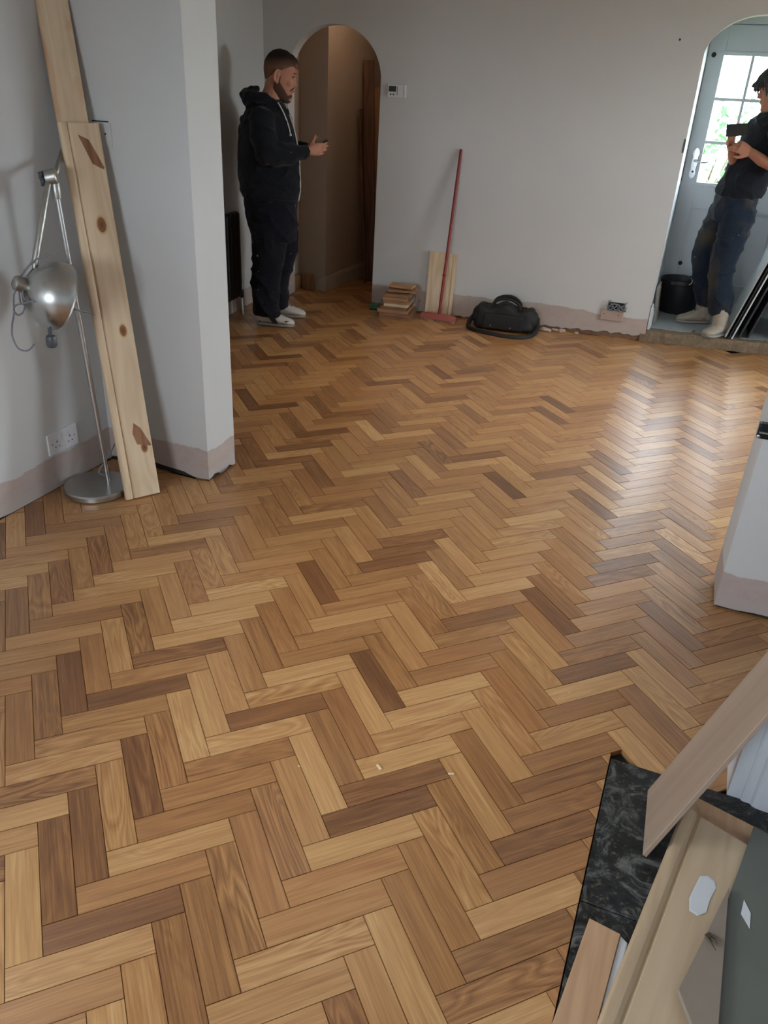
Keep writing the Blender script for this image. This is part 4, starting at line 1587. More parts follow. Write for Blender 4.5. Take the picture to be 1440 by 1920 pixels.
def holdall():
    c = Vector((-1.385, 5.98, 0.0))
    ax = Vector((0.995, 0.10, 0)).normalized()
    ay = Vector((-ax.y, ax.x, 0))
    t = thing('holdall', 'black nylon tool holdall with shoulder strap on the floor by the far wall', 'bag', c)
    r = random.Random(3)
    rings = []
    nx, na = 20, 24
    for i in range(nx + 1):
        u = -1 + 2 * i / nx
        end = (1 - abs(u) ** 7)
        w = 0.235 * u
        hd = 0.115 * (0.55 + 0.45 * end ** .5)
        ht = 0.175 * (0.62 + 0.38 * end ** .6) + (0.018 * math.cos(u * 7) - 0.015 * math.exp(-(u / .35) ** 2) * -1)
        ring = []
        for k in range(na):
            th = 2 * math.pi * k / na
            cx, cz = math.cos(th), math.sin(th)
            ex = 0.55
            py = hd * (abs(cx) ** ex) * (1 if cx > 0 else -1)
            pz = (abs(cz) ** ex) * (1 if cz > 0 else -1)
            pz = ht / 2 * (1 + pz)
            if pz > ht * .5:
                py *= 0.80
            ring.append(c + ax * w + ay * py + Vector((0, 0, max(0.003, pz + 0.006 * math.sin(u * 11 + th * 3)))))
        rings.append(ring)
    body = MB().rings(rings).build('body', M['nylon'], t, smooth=True)
    sub = body.modifiers.new('s', 'SUBSURF')
    sub.levels = 1
    sub.render_levels = 1
    for sx in (-1, 1):                                   # end pockets
        MB().ball(c + ax * 0.205 * sx + Vector((0, 0, 0.085)), 0.05, 0.085, 0.075, n=16, m=10, rot=Matrix(((ax.x, ay.x, 0), (ax.y, ay.y, 0), (0, 0, 1)))).build('end_pocket', M['nylon'], t, smooth=True)
    MB().obox(c - ay * 0.112 + Vector((0, 0, 0.075)), ax * 0.15, ay * 0.014, (0, 0, 0.055)).build('front_pocket', M['nylon'], t, bevel=0.010, seg=3, smooth=True)
    MB().obox(c - ay * 0.02 + Vector((0, 0, 0.181)), ax * 0.16, ay * 0.006, (0, 0, 0.004)).build('zip', M['nylon2'], t, bevel=0.002, seg=1)
    for sy, lift in ((-0.035, 0.055), (0.03, 0.062)):    # carrying handles
        ps = [c + ax * (-0.10) + ay * sy + Vector((0, 0, 0.165)), c + ax * (-0.085) + ay * sy + Vector((0, 0, 0.175 + lift * .55)),
              c + ax * (-0.03) + ay * sy + Vector((0, 0, 0.175 + lift)), c + ax * 0.04 + ay * sy + Vector((0, 0, 0.175 + lift)),
              c + ax * 0.095 + ay * sy + Vector((0, 0, 0.172 + lift * .5)), c + ax * 0.11 + ay * sy + Vector((0, 0, 0.160))]
        MB().tube(smooth_path(ps, 5), 0.0115, 8, flat=(ay, 0.45)).build('carry_handle', M['nylon2'], t, smooth=True)
    st = [c - ax * 0.235 + ay * 0.02 + Vector((0, 0, 0.085)), c - ax * 0.262 - ay * 0.03 + Vector((0, 0, 0.045)), c - ax * 0.262 - ay * 0.10 + Vector((0, 0, 0.014)),
          c - ax * 0.20 - ay * 0.185 + Vector((0, 0, 0.012)), c - ax * 0.08 - ay * 0.235 + Vector((0, 0, 0.012)), c + ax * 0.04 - ay * 0.262 + Vector((0, 0, 0.012)),
          c + ax * 0.15 - ay * 0.248 + Vector((0, 0, 0.012)), c + ax * 0.225 - ay * 0.17 + Vector((0, 0, 0.013)), c + ax * 0.255 - ay * 0.07 + Vector((0, 0, 0.04)), c + ax * 0.245 + ay * 0.02 + Vector((0, 0, 0.10))]
    MB().tube(smooth_path(st, 5), 0.017, 8, flat=((0.2, -0.9, 0.3), 0.25)).build('shoulder_strap', M['nylon2'], t, smooth=True)
    M['steel_ring'] = M['steel_dull']
    for (u, z) in ((-0.09, 0.035), (0.06, 0.030)):
        MB().lathe([(0.005, 0), (0.005, 0.003), (0.002, 0.004)], c + ax * u - ay * 0.126 + Vector((0, 0, z + .01)), tuple(-ay), 8).build('stud', M['steel_dull'], t)


holdall()

# ---- lumps of plaster knocked off the wall
M['lump'] = simple('broken_plaster', srgb(188, 168, 156), 0.95, var=0.2, scale=50, bump=0.5)


def lump(c, sx, sy, sz, seed, label):
    r = random.Random(seed)
    mb = MB()
    bmv = bmesh.new()
    bmesh.ops.create_icosphere(bmv, subdivisions=2, radius=1.0)
    vs = [v.co.copy() for v in bmv.verts]
    fs = [tuple(v.index for v in f.verts) for f in bmv.faces]
    bmv.free()
    out = []
    for v in vs:
        k = 1 + r.gauss(0, 0.14)
        out.append((c[0] + v.x * sx * k, c[1] + v.y * sy * k, max(0.001, c[2] + sz * 0.7 + v.z * sz * k)))
    mb.add(out, fs)
    tag(mb.build('plaster_lump', M['lump'], origin=c), label, 'plaster lump', 'plaster lumps below the far wall')


lump((-1.085, 6.085, 0), 0.045, 0.025, 0.016, 1, 'plaster lump nearest the black holdall')
lump((-0.965, 6.115, 0), 0.030, 0.020, 0.018, 2, 'round plaster lump midway between the holdall and the wires')
lump((-1.02, 6.125, 0), 0.040, 0.015, 0.012, 3, 'flat plaster lump tight against the far wall')
lump((-0.86, 6.145, 0), 0.018, 0.012, 0.010, 4, 'smallest plaster lump nearest the torn out wires')

# ---- porch things
M['bucketplastic'] = simple('black_builders_bucket', srgb(24, 26, 28), 0.45, var=0.35, scale=40)
M['slop'] = simple('dried_plaster_slop', srgb(120, 126, 128), 0.8, var=0.6, scale=40, bump=0.4)


def bucket():
    c = Vector((-0.208, 7.032, 0.08))
    t = thing('bucket', 'black builders bucket of plaster slop by the porch door', 'bucket', c)
    outp = [(0.140, 0.0), (0.144, 0.006), (0.160, 0.225), (0.168, 0.230), (0.170, 0.245), (0.168, 0.262), (0.162, 0.264), (0.158, 0.255), (0.138, 0.02), (0.0, 0.012)]
    MB().lathe(outp, c, (0, 0, 1), 40, cap=False).build('pail', M['bucketplastic'], t, smooth=True, angle=40)
    MB().lathe([(0.0, 0.0), (0.154, 0.0), (0.154, -0.01)], c + Vector((0, 0, 0.20)), (0, 0, 1), 30, cap=False).build('contents', M['slop'], t)
    ps = []
    for i in range(17):
        th = math.pi * i / 16
        ps.append(c + Vector((0.172 * math.cos(th) * 0.35 - 0.14 * math.sin(th) * 0 + 0.0, -0.172 * math.cos(th), 0.250 + 0.030 * math.sin(th))) + Vector((0.05 * math.sin(th), 0, 0)))
    MB().tube(ps, 0.0032, 6).build('bail_handle', M['steel'], t, smooth=True)
    for k in (-1, 1):
        MB().obox(c + Vector((0.172 * .35 * -k * -1 * -1 * 0 + (0.06 if k < 0 else -0.06) * -1, 0.166 * k, 0.247)), (0.018, 0, 0), (0, 0.006, 0), (0, 0, 0.012)).build('lug', M['bucketplastic'], t, bevel=0.002)


bucket()
t = tag(MB().extrude([(0, 0), (0.018, 0), (0.018, 0.10), (0.012, 0.112), (0.014, 0.122), (0.008, 0.135), (0.009, 0.15), (0, 0.165)], (-0.360, 6.262, 0.082), (1, 0, 0), (0, 0, 1), (0, 1, 0), 0.16)
        .build('skirting_offcut', M['white_trim'], origin=(-0.360, 6.262, 0.082)), 'white moulded skirting offcut standing at the porch step', 'offcut')
M['greyboard'] = wood('grey_weathered_board', srgb(120, 112, 104), srgb(146, 138, 130), srgb(160, 154, 148), 'Z')
lean('porch_board', M['greyboard'], (-0.325, 6.45, 0.086), (-0.349, 6.45, 0.36), 0.24, 0.012, (0.02, 1, 0), 'short grey board leaning on the porch wall left of the bucket', 'board')

# sheets leaning on the right of the porch
M['sheet'] = simple('white_faced_sheet', srgb(196, 200, 204), 0.5, var=0.06, scale=8)
M['sheet_dark'] = simple('dark_streaked_board', srgb(44, 44, 46), 0.6, var=0.5, scale=12)


def sheets():
    for k, (x0, th, y0, mt, lb) in enumerate((
            (0.190, 0.010, 6.345, 'sheet', 'outermost white sheet leaning at the right of the porch'),
            (0.216, 0.006, 6.325, 'sheet_dark', 'thin black sheet sandwiched between the two white porch sheets'),
            (0.236, 0.010, 6.320, 'sheet', 'inner white sheet leaning at the right of the porch'),
            (0.285, 0.012, 6.380, 'sheet_dark', 'dark streaked board under the leaning porch sheets'),
            (0.345, 0.012, 6.420, 'sheet_dark', 'innermost dark board close to the porch wall'))):
        z0 = 0.084
        lv = Vector((0.255, 0, 0.96))
        W_, N_, L_ = frame_of((0, 1, 0), lv)
        ln = (1.18, 1.17, 1.16, 0.80, 0.62)[k]
        m = MB().extrude([(0, 0), (0.62, 0), (0.62, -th), (0, -th)], (0, 0, 0), (1, 0, 0), (0, 1, 0), (0, 0, 1), ln)
        o = m.build('leaning_sheet', M[mt], origin=(0, 0, 0), bevel=0.0008, seg=1)
        place(o, (x0, y0, z0 + 0.003), W_, N_, L_)
        tag(o, lb, 'sheet', 'sheets leaning in the porch')


sheets()

# ---- latch slot on the arch reveal
tg = thing('latch_keep', 'black latch keep on the white edge of the wide arch', 'latch', bw(2.150, 1.30, 0))
wall_box(MB(), 2.142, 2.1545, 1.30, 1.385, -0.045, 0.004).build('plate', M['darkgrey'], tg, bevel=0.002, seg=1)
wall_box(MB(), 2.148, 2.1560, 1.315, 1.37, -0.030, -0.008).build('slot', M['black'], tg)

# ---- black floor tiles by the door lining, with rubbish on them
def tile_mat():
    k = NT('black_adhesive_tile')
    p = k.pos()
    a = k.noise(p, 10, 6, 0.72, 1.8)
    b = k.noise(p, 70, 5, 0.7)
    c = k.ramp(a, [(0.40, srgb(12, 13, 15)), (0.5, srgb(26, 28, 30)), (0.56, srgb(72, 74, 74)), (0.7, srgb(116, 116, 108))])
    c2 = k.ramp(b, [(0.55, (0, 0, 0, 1)), (0.72, (1, 1, 1, 1))])
    c = k.mix(k.math('MULTIPLY', c2, 0.45), c, srgb(150, 138, 112))
    k.col(c)
    r = k.ramp(a, [(0.35, (0.28, 0.28, 0.28, 1)), (0.6, (0.8, 0.8, 0.8, 1))])
    k.l(r, k.b.inputs['Roughness'])
    k.bump(k.math('ADD', a, k.math('MULTIPLY', b, 0.3)), 0.4, 0.006)
    return k.m


M['tile'] = tile_mat()
tf = MB().box((0.038, -0.4, -0.018), (1.05, 1.75, -0.006)).build('floor_tiled', M['subfloor'])
struct(tf, 'strip of black floor tiles edging the parquet', 'floor')
for i in range(3):
    for j in range(5):
        x0, y1 = 0.0385 + i * 0.452, 1.722 - j * 0.449
        if x0 > 1.0:
            continue
        MB().box((x0, y1 - 0.4465, -0.008), (min(1.05, x0 + 0.449), y1, 0.0035 - 0.001 * ((i + j) % 2))).build('tile', M['tile'], tf, bevel=0.001, seg=1)
MB().box((0.0385, 1.7235, -0.010), (1.05, 1.7485, 0.001)).build('tile', M['tile'], tf)

M['veneer'] = wood('brown_veneer_board', srgb(132, 112, 96), srgb(153, 132, 114), srgb(168, 147, 128), 'Z', ring=6, rw=0.2)
M['pine_scrap'] = wood('dusty_pine', srgb(166, 140, 110), srgb(190, 166, 136), srgb(206, 184, 154), 'Y', rw=0.25)
M['pine_scrap2'] = wood('pinkish_pine', srgb(170, 130, 98), srgb(196, 158, 122), srgb(212, 178, 142), 'Y', rw=0.25)
M['greygreen'] = simple('grey_green_hardboard', srgb(98, 100, 92), 0.55, var=0.12, scale=9)
M['greybrown'] = simple('grey_brown_board', srgb(138, 124, 110), 0.6, var=0.12, scale=20)
M['whitepaint'] = simple('white_paint_blob', srgb(206, 208, 210), 0.4, var=0.04)


def scrap_boards():
    # leaning plank, foot on the tiles, top on the side of the door lining
    U0, U1 = Vector((0.143, 1.664, 0.0065)), Vector((0.332, 1.820, 0.420))
    L0 = Vector((0.153, 1.451, 0.0065))
    d = (U1 - U0).normalized()
    w = U0 - L0
    perp = w - d * w.dot(d)
    n = perp.cross(d)
    n.normalize()
    if n.x > 0:
        n = -n
    th = n * -0.011
    ln = 0.492
    # the foot is cut so that it sits flat on the tiles
    a, b = L0, U0
    e, f = L0 + d * ln, U0 + d * ln
    up = Vector((0, 0, 0.0))
    lift = Vector((0, 0, max(0.0, -th.z)))
    vs = [a, b, f, e, a + th, b + th, f + th, e + th]
    vs = [p + lift for p in vs]
    cen = (a + b) / 2
    ez = d
    ex = perp.normalized()
    ey = ez.cross(ex)
    loc = [Vector(((p - cen).dot(ex), (p - cen).dot(ey), (p - cen).dot(ez))) for p in vs]
    mb = MB().add(loc, [(0, 1, 2, 3), (7, 6, 5, 4), (0, 4, 5, 1), (1, 5, 6, 2), (2, 6, 7, 3), (3, 7, 4, 0)])
    o = mb.build('veneer_board', M['veneer'], origin=(0, 0, 0), bevel=0.0008, seg=1)
    place(o, cen, ex, ey, ez)
    tag(o, 'brown veneer board leaning from the black tiles towards the right wall', 'board', 'scrap boards dumped on the tiles')

    def slab(name, poly, z0, th, mat, label, bev=0.001):
        c = Vector((sum(p[0] for p in poly) / len(poly), sum(p[1] for p in poly) / len(poly), z0))
        o = MB().prism(poly, z0, z0 + th).build(name, mat, origin=c, bevel=bev, seg=1)
        return tag(o, label, 'board', 'scrap boards dumped on the tiles')

    # plain pine board under the moulded one
    slab('pine_offcut', [(0.245, 1.690), (0.430, 1.640), (0.330, 1.10), (0.165, 1.14)], 0.0045, 0.016, M['pine_scrap2'],
         'plain pine offcut showing under the top end of the moulded skirting')
    # moulded skirting, lying face up
    def moulded(TL, direction, width, length, z0, bead, mat, name, label, skew=0.0):
        dv = Vector((direction[0], direction[1], 0)).normalized()
        wv = Vector((-dv.y, dv.x, 0))          # to the right when looking along -dv
        prof = [(0.0, 0.0), (0.0, 0.010), (0.003, 0.017), (bead * .18, 0.0205), (bead * .45, 0.0225), (bead * .72, 0.0200), (bead * .92, 0.0135), (bead, 0.0080), (bead * 1.08, 0.0110),
                (bead * 1.18, 0.015), (width - 0.002, 0.016), (width, 0.014), (width, 0.0)]
        O = Vector((TL[0], TL[1], z0))
        m = MB().extrude(prof, (0, 0, 0), tuple(wv), (0, 0, 1), tuple(dv), length)
        # skew the near cut
        m.v = [tuple(Vector(p) + dv * (skew * (Vector(p).dot(wv)) if Vector(p).dot(dv) < length * .5 else 0)) for p in m.v]
        oo = m.build(name, mat, origin=(0, 0, 0), smooth=True, angle=25)
        oo.location = O
        # grain runs along local Y: rotate the mesh so that it does
        ang = math.atan2(dv.x, -dv.y)
        rot = Matrix.Rotation(-ang, 4, 'Z')
        oo.data.transform(rot)
        oo.rotation_euler = (0, 0, ang)
        return tag(oo, label, 'board', 'scrap boards dumped on the tiles')
    bd = moulded((0.231, 1.622), (-0.185, -0.983), 0.185, 0.98, 0.0215, 0.038, M['pine_scrap'], 'moulded_skirting',
                 'moulded pine skirting with a white paint blob lying by the black tiles', 0.19)
    # white paint blob on its face
    bl = [(-0.030, -0.052), (-0.012, -0.058), (0.006, -0.040), (0.012, -0.004), (0.024, 0.034), (0.020, 0.052), (0.004, 0.060), (-0.012, 0.052), (-0.022, 0.018), (-0.032, -0.020)]
    c = Vector((0.292, 1.372, 0.0379))
    p = MB().add([(c.x + x, c.y + y, c.z) for x, y in bl] + [(c.x + x * .9, c.y + y * .9, c.z + 0.0008) for x, y in bl],
                 [tuple(range(10, 20))] + [(i, (i + 1) % 10, 10 + (i + 1) % 10, 10 + i) for i in range(10)]).build('paint_blob', M['whitepaint'], origin=c)
    p.parent = bd
    bpy.context.view_layer.update()
    p.matrix_parent_inverse = bd.matrix_world.inverted()
    # short moulded piece at the very front left
    moulded((0.064, 1.226), (-0.075, -0.997), 0.098, 0.62, 0.0045, 0.0, M['pine_scrap2'], 'plain_skirting_offcut', 'flat pinkish pine offcut lying lowest on the black tiles', -0.05) if False else None
    s = slab('pine_offcut', [(0.064, 1.226), (0.132, 1.216), (0.078, 0.55), (-0.012, 0.56)], 0.0045, 0.014, M['pine_scrap2'],
             'pinkish pine offcut lying flat at the left of the moulded skirting')
    t = MB().prism([(0.1325, 1.216), (0.150, 1.205), (0.098, 0.55), (0.0785, 0.55)], 0.0045, 0.014).build('edge_moulding', M['whitepaint'], s, bevel=0.003, seg=2)
    # grey-green hardboard sheet lying over the right edges
    slab('hardboard_sheet', [(0.393, 1.620), (0.335, 1.36), (0.20, 0.55), (0.80, 0.55), (0.80, 1.52)], 0.0415, 0.005, M['greygreen'],
         'grey green hardboard sheet lying at the bottom right')
    # mitred grey-brown offcut on top
    q = slab('mitred_offcut', [(0.338, 1.402), (0.250, 1.112), (0.290, 1.03), (0.18, 0.62), (0.27, 0.60), (0.325, 1.03)], 0.047, 0.012, M['greybrown'],
             'mitred grey brown offcut lying on the hardboard sheet')
    # chip of pale paper on the sheet and a torn splinter on the mitre
    tag(MB().prism([(0.372, 1.392), (0.386, 1.362), (0.384, 1.322), (0.366, 1.352)], 0.0468, 0.0478).build('paper_scrap', M['whitepaint'], origin=(0.378, 1.36, 0.0465)),
        'pale paper scrap on the grey green hardboard', 'paper scrap')
    M['splinter'] = simple('dark_splinter', srgb(78, 62, 46), 0.8, var=0.4, scale=80)
    r = random.Random(5)
    m = MB()
    for k in range(5):
        p0 = Vector((0.300 + r.gauss(0, .004), 1.262 + r.gauss(0, .004), 0.060))
        m.tube([p0, p0 + Vector((0.014 + r.gauss(0, .006), -0.018 + r.gauss(0, .008), 0.006 + r.random() * 0.006))], [0.004, 0.001], 5)
    tag(m.build('wood_splinter', M['splinter'], origin=(0.30, 1.262, 0.059)), 'torn dark wood splinter on the mitred offcut', 'splinter')


scrap_boards()

# a few chips and flecks left on the parquet
M['chip'] = simple('pale_wood_chip', srgb(226, 206, 170), 0.7)
chips = [(-0.527, 1.447, 'pale wood chip on a reddish block left of the centre', 0.010), (-0.345, 1.507, 'white paint fleck on the darkest middle block', 0.008),
         (-0.72, 1.36, 'tiny pale chip in the left foreground', 0.004), (-0.12, 1.97, 'tiny pale chip near the right foreground', 0.004)]
for i, (x, y, lb, sz) in enumerate(chips):
    r = random.Random(i)
    a = r.uniform(0, 3)
    d = Vector((math.cos(a), math.sin(a), 0))
    tag(MB().obox((x, y, 0.0016), d * sz, Vector((-d.y, d.x, 0)) * sz * .35, (0, 0, 0.0015)).build('wood_chip', M['chip'], origin=(x, y, 0), bevel=0.0006, seg=1),
        lb, 'wood chip', 'flecks left on the parquet')

# ------------------------------------------------------------------ people
def remesh(parts, voxel, smooth=2, name='shape'):
    """fuse overlapping closed shapes into one continuous skin"""
    mb = MB()
    for p in parts:
        mb.add(p.v, p.f)
    me = bpy.data.meshes.new('tmp')
    me.from_pydata(mb.v, [], mb.f)
    bm = bmesh.new()
    bm.from_mesh(me)
    bmesh.ops.recalc_face_normals(bm, faces=bm.faces)
    bm.to_mesh(me)
    bm.free()
    ob = bpy.data.objects.new('tmp', me)
    COL.objects.link(ob)
    md = ob.modifiers.new('r', 'REMESH')
    md.mode = 'VOXEL'
    md.voxel_size = voxel
    md.use_smooth_shade = True
    if smooth:
        sm = ob.modifiers.new('s', 'SMOOTH')
        sm.factor = 0.5
        sm.iterations = smooth
    dg = bpy.context.evaluated_depsgraph_get()
    dg.update()
    out = bpy.data.meshes.new_from_object(ob.evaluated_get(dg))
    out.name = name
    bpy.data.objects.remove(ob)
    bpy.data.meshes.remove(me)
    out.polygons.foreach_set('use_smooth', [True] * len(out.polygons))
    return out


def mesh_obj(name, me, mat, parent, mtx=None):
    if mtx is not None:
        me.transform(mtx)
    me.materials.clear()
    me.materials.append(mat)
    o = bpy.data.objects.new(name, me)
    COL.objects.link(o)
    o.parent = parent
    WORG[o.name] = WORG[parent.name]
    return o


def folds(o, size, strength, seed_scale=(1, 1, 1)):
    """soft creases pressed into a garment"""
    from mathutils import noise as mn
    me = o.data
    n = len(me.vertices)
    co = np.empty(n * 3, dtype=np.float32)
    no = np.empty(n * 3, dtype=np.float32)
    me.vertices.foreach_get('co', co)
    me.vertex_normals.foreach_get('vector', no)
    co, no = co.reshape(-1, 3), no.reshape(-1, 3)
    for i in range(n):
        p = co[i]
        q = Vector((p[0] / size * seed_scale[0], p[1] / size * seed_scale[1], p[2] / size * seed_scale[2]))
        w = mn.noise(q * 0.5) * 1.2
        h = 1.0 - 2.0 * abs(mn.noise(q + Vector((w, w * .7, -w))))
        h = h * h if h > 0 else 0.0
        co[i] += no[i] * ((h - 0.45) * strength)
    me.vertices.foreach_set('co', co.ravel())
    me.update()
    return o


def mb_obj(name, mb, mat, parent, smooth=True, angle=45, bevel=0.0):
    """part given in its figure's own coordinates"""
    o = mb.build(name, mat, None, smooth=smooth, angle=angle, origin=(0, 0, 0), bevel=bevel)
    o.parent = parent
    o.location = (0, 0, 0)
    return o


def loft(rows, n=28, ex=0.82, yc=0.0):
    """horizontal sections: z, back x, front x, half width (, y centre)"""
    rings = []
    for r in rows:
        z, xb, xf, hw = r[:4]
        y0 = r[4] if len(r) > 4 else yc
        cx, hx = (xb + xf) / 2, (xf - xb) / 2
        ring = []
        for k in range(n):
            th = 2 * math.pi * k / n
            c, s = math.cos(th), math.sin(th)
            ring.append(Vector((cx + hx * (abs(c) ** ex) * (1 if c >= 0 else -1), y0 + hw * (abs(s) ** ex) * (1 if s >= 0 else -1), z)))
        rings.append(ring)
    return MB().rings(rings)


def limb(pts, rad, n=16):
    mb = MB().tube(pts, rad, n)
    for p, r in ((pts[0], rad[0]), (pts[-1], rad[-1])):
        mb.ball(p, r * 0.97, n=12, m=8)
    for p, r in zip(pts[1:-1], rad[1:-1]):
        mb.ball(p, r * 0.985, n=12, m=8)
    return mb


HEAD = [(-0.004, 0.062, 0.020, 0.022), (0.004, 0.076, 0.004, 0.036), (0.018, 0.086, -0.012, 0.047), (0.036, 0.088, -0.034, 0.055), (0.058, 0.0865, -0.056, 0.061),
        (0.082, 0.088, -0.074, 0.066), (0.105, 0.087, -0.086, 0.070), (0.125, 0.083, -0.093, 0.0725), (0.138, 0.085, -0.096, 0.074), (0.152, 0.092, -0.098, 0.0755),
        (0.172, 0.0915, -0.098, 0.0765), (0.192, 0.084, -0.093, 0.073), (0.210, 0.070, -0.082, 0.064), (0.226, 0.047, -0.062, 0.047), (0.236, 0.022, -0.036, 0.026), (0.240, 0.004, -0.016, 0.010)]


def head_radius(z):
    for a, b in zip(HEAD[:-1], HEAD[1:]):
        if a[0] <= z <= b[0]:
            t = (z - a[0]) / (b[0] - a[0])
            return [a[i] * (1 - t) + b[i] * t for i in (1, 2, 3)]
    return HEAD[-1][1:] if z > HEAD[-1][0] else HEAD[0][1:]


def head_point(z, th, off=0.0):
    xf, xb, w = head_radius(z)
    c, s = math.cos(th), math.sin(th)
    ex = 0.9
    x = (xf if c >= 0 else -xb) * (abs(c) ** ex) * (1 if c >= 0 else -1)
    y = w * (abs(s) ** ex) * (1 if s >= 0 else -1)
    p = Vector((x, y, z))
    d = Vector((x, y, 0))
    if d.length > 1e-5:
        p += d.normalized() * off
    return p


def head_parts():
    rings = [[head_point(r[0], 2 * math.pi * k / 32) for k in range(32)] for r in HEAD]
    m = MB().rings(rings)
    # nose
    m2 = MB()
    nz = [(0.136, 0.080, 0.090, 0.007), (0.122, 0.078, 0.094, 0.009), (0.108, 0.076, 0.103, 0.012), (0.096, 0.076, 0.111, 0.016), (0.088, 0.076, 0.106, 0.016), (0.083, 0.076, 0.092, 0.010)]
    rr = []
    for (z, x0, x1, w) in nz:
        rr.append([Vector((x0, -w * 1.2, z)), Vector((x0 + (x1 - x0) * .6, -w, z)), Vector((x1, -w * .45, z)), Vector((x1, w * .45, z)), Vector((x0 + (x1 - x0) * .6, w, z)), Vector((x0, w * 1.2, z))])
    m2.rings(rr)
    lips = MB().ball((0.084, 0, 0.066), 0.010, 0.024, 0.006).ball((0.083, 0, 0.055), 0.010, 0.021, 0.0065)
    chin = MB().ball((0.074, 0, 0.018), 0.019, 0.028, 0.020)
    brow = MB().tube([(0.070, -0.046, 0.146), (0.084, -0.026, 0.150), (0.088, 0, 0.148), (0.084, 0.026, 0.150), (0.070, 0.046, 0.146)], 0.008, 8)
    cheek = MB().ball((0.058, 0.040, 0.098), 0.024, 0.020, 0.022).ball((0.058, -0.040, 0.098), 0.024, 0.020, 0.022)
    ears = MB()
    for s in (-1, 1):
        pts = []
        for k in range(13):
            a = -2.2 + 4.4 * k / 12
            pts.append(Vector((-0.012 - 0.017 * math.cos(a) * 1.0 + 0.004, s * (0.077 + 0.010 * max(0, math.cos(a))), 0.116 + 0.031 * math.sin(a))))
        ears.tube(pts, 0.0055, 8)
        ears.ball((-0.008, s * 0.076, 0.112), 0.014, 0.008, 0.026)
        ears.ball((-0.002, s * 0.076, 0.086), 0.008, 0.007, 0.011)
    return [m, m2, lips, chin, brow, cheek, ears]


def shell(mask, off, z0, z1, nz=44, nt=64, inside=-0.010):
    """close cap over part of the head: mask(x, y, z) in 0..1"""
    rings = []
    for i in range(nz + 1):
        z = z0 + (z1 - z0) * i / nz
        ring = []
        for k in range(nt):
            th = 2 * math.pi * k / nt
            p = head_point(z, th)
            f = mask(p.x, p.y, z)
            d = inside + (off - inside) * f
            q = head_point(z, th, d)
            if z > 0.20:
                q.z += max(0, d) * (z - 0.20) / 0.04
            ring.append(q)
        rings.append(ring)
    return MB().rings(rings)


def hand(wrist, palm_dir, palm_n, side, curls, thumb, scale=1.0, spread=0.0):
    """wrist point; direction to the knuckles; palm normal; side = +1 thumb towards palm_n x palm_dir.
    curls: bend of each finger in radians per joint; thumb: list of points relative to palm axes"""
    d = Vector(palm_dir).normalized()
    n = Vector(palm_n)
    n = (n - d * n.dot(d)).normalized()
    w = n.cross(d) * side                       # towards the thumb
    P = Vector(wrist)
    s = scale
    parts = []
    palm = MB()
    rings = []
    for t, hw, hn in ((0.0, 0.026, 0.019), (0.02, 0.031, 0.018), (0.05, 0.039, 0.0165), (0.08, 0.042, 0.0145), (0.092, 0.040, 0.012)):
        ring = []
        for k in range(14):
            th = 2 * math.pi * k / 14
            ring.append(P + d * t * s + w * math.cos(th) * hw * s + n * math.sin(th) * hn * s)
        rings.append(ring)
    palm.rings(rings)
    parts.append(palm)
    lens = (0.074, 0.084, 0.078, 0.060)
    for i in range(4):
        off = (0.030 - 0.0205 * i) * s
        base = P + d * (0.086 - (0.004 if i == 3 else 0) - 0.002 * abs(i - 1)) * s + w * off
        fd = (d + w * spread * (1.5 - i)).normalized()
        ax = fd.cross(n).normalized()
        pts, p, dirv = [base - d * 0.012 * s], base, fd
        c1, c2, c3 = curls[i]
        for seg, c in zip((0.42, 0.32, 0.26), (c1, c2, c3)):
            dirv = Quaternion(ax, c) @ dirv
            p = p + dirv * lens[i] * seg * s
            pts.append(p)
        r = (0.0092, 0.0088, 0.0080, 0.0066) if i < 3 else (0.0080, 0.0075, 0.0068, 0.0056)
        parts.append(limb(pts, [x * s for x in r], 10))
    tp = [P + d * a * s + w * b * s + n * c * s for a, b, c in thumb]
    parts.append(limb(tp, [0.0135 * s, 0.0115 * s, 0.0095 * s, 0.0075 * s][:len(tp)], 10))
    return parts


def tfm(parts, mtx):
    for p in parts:
        p.v = [tuple(mtx @ Vector(v)) for v in p.v]
    return parts


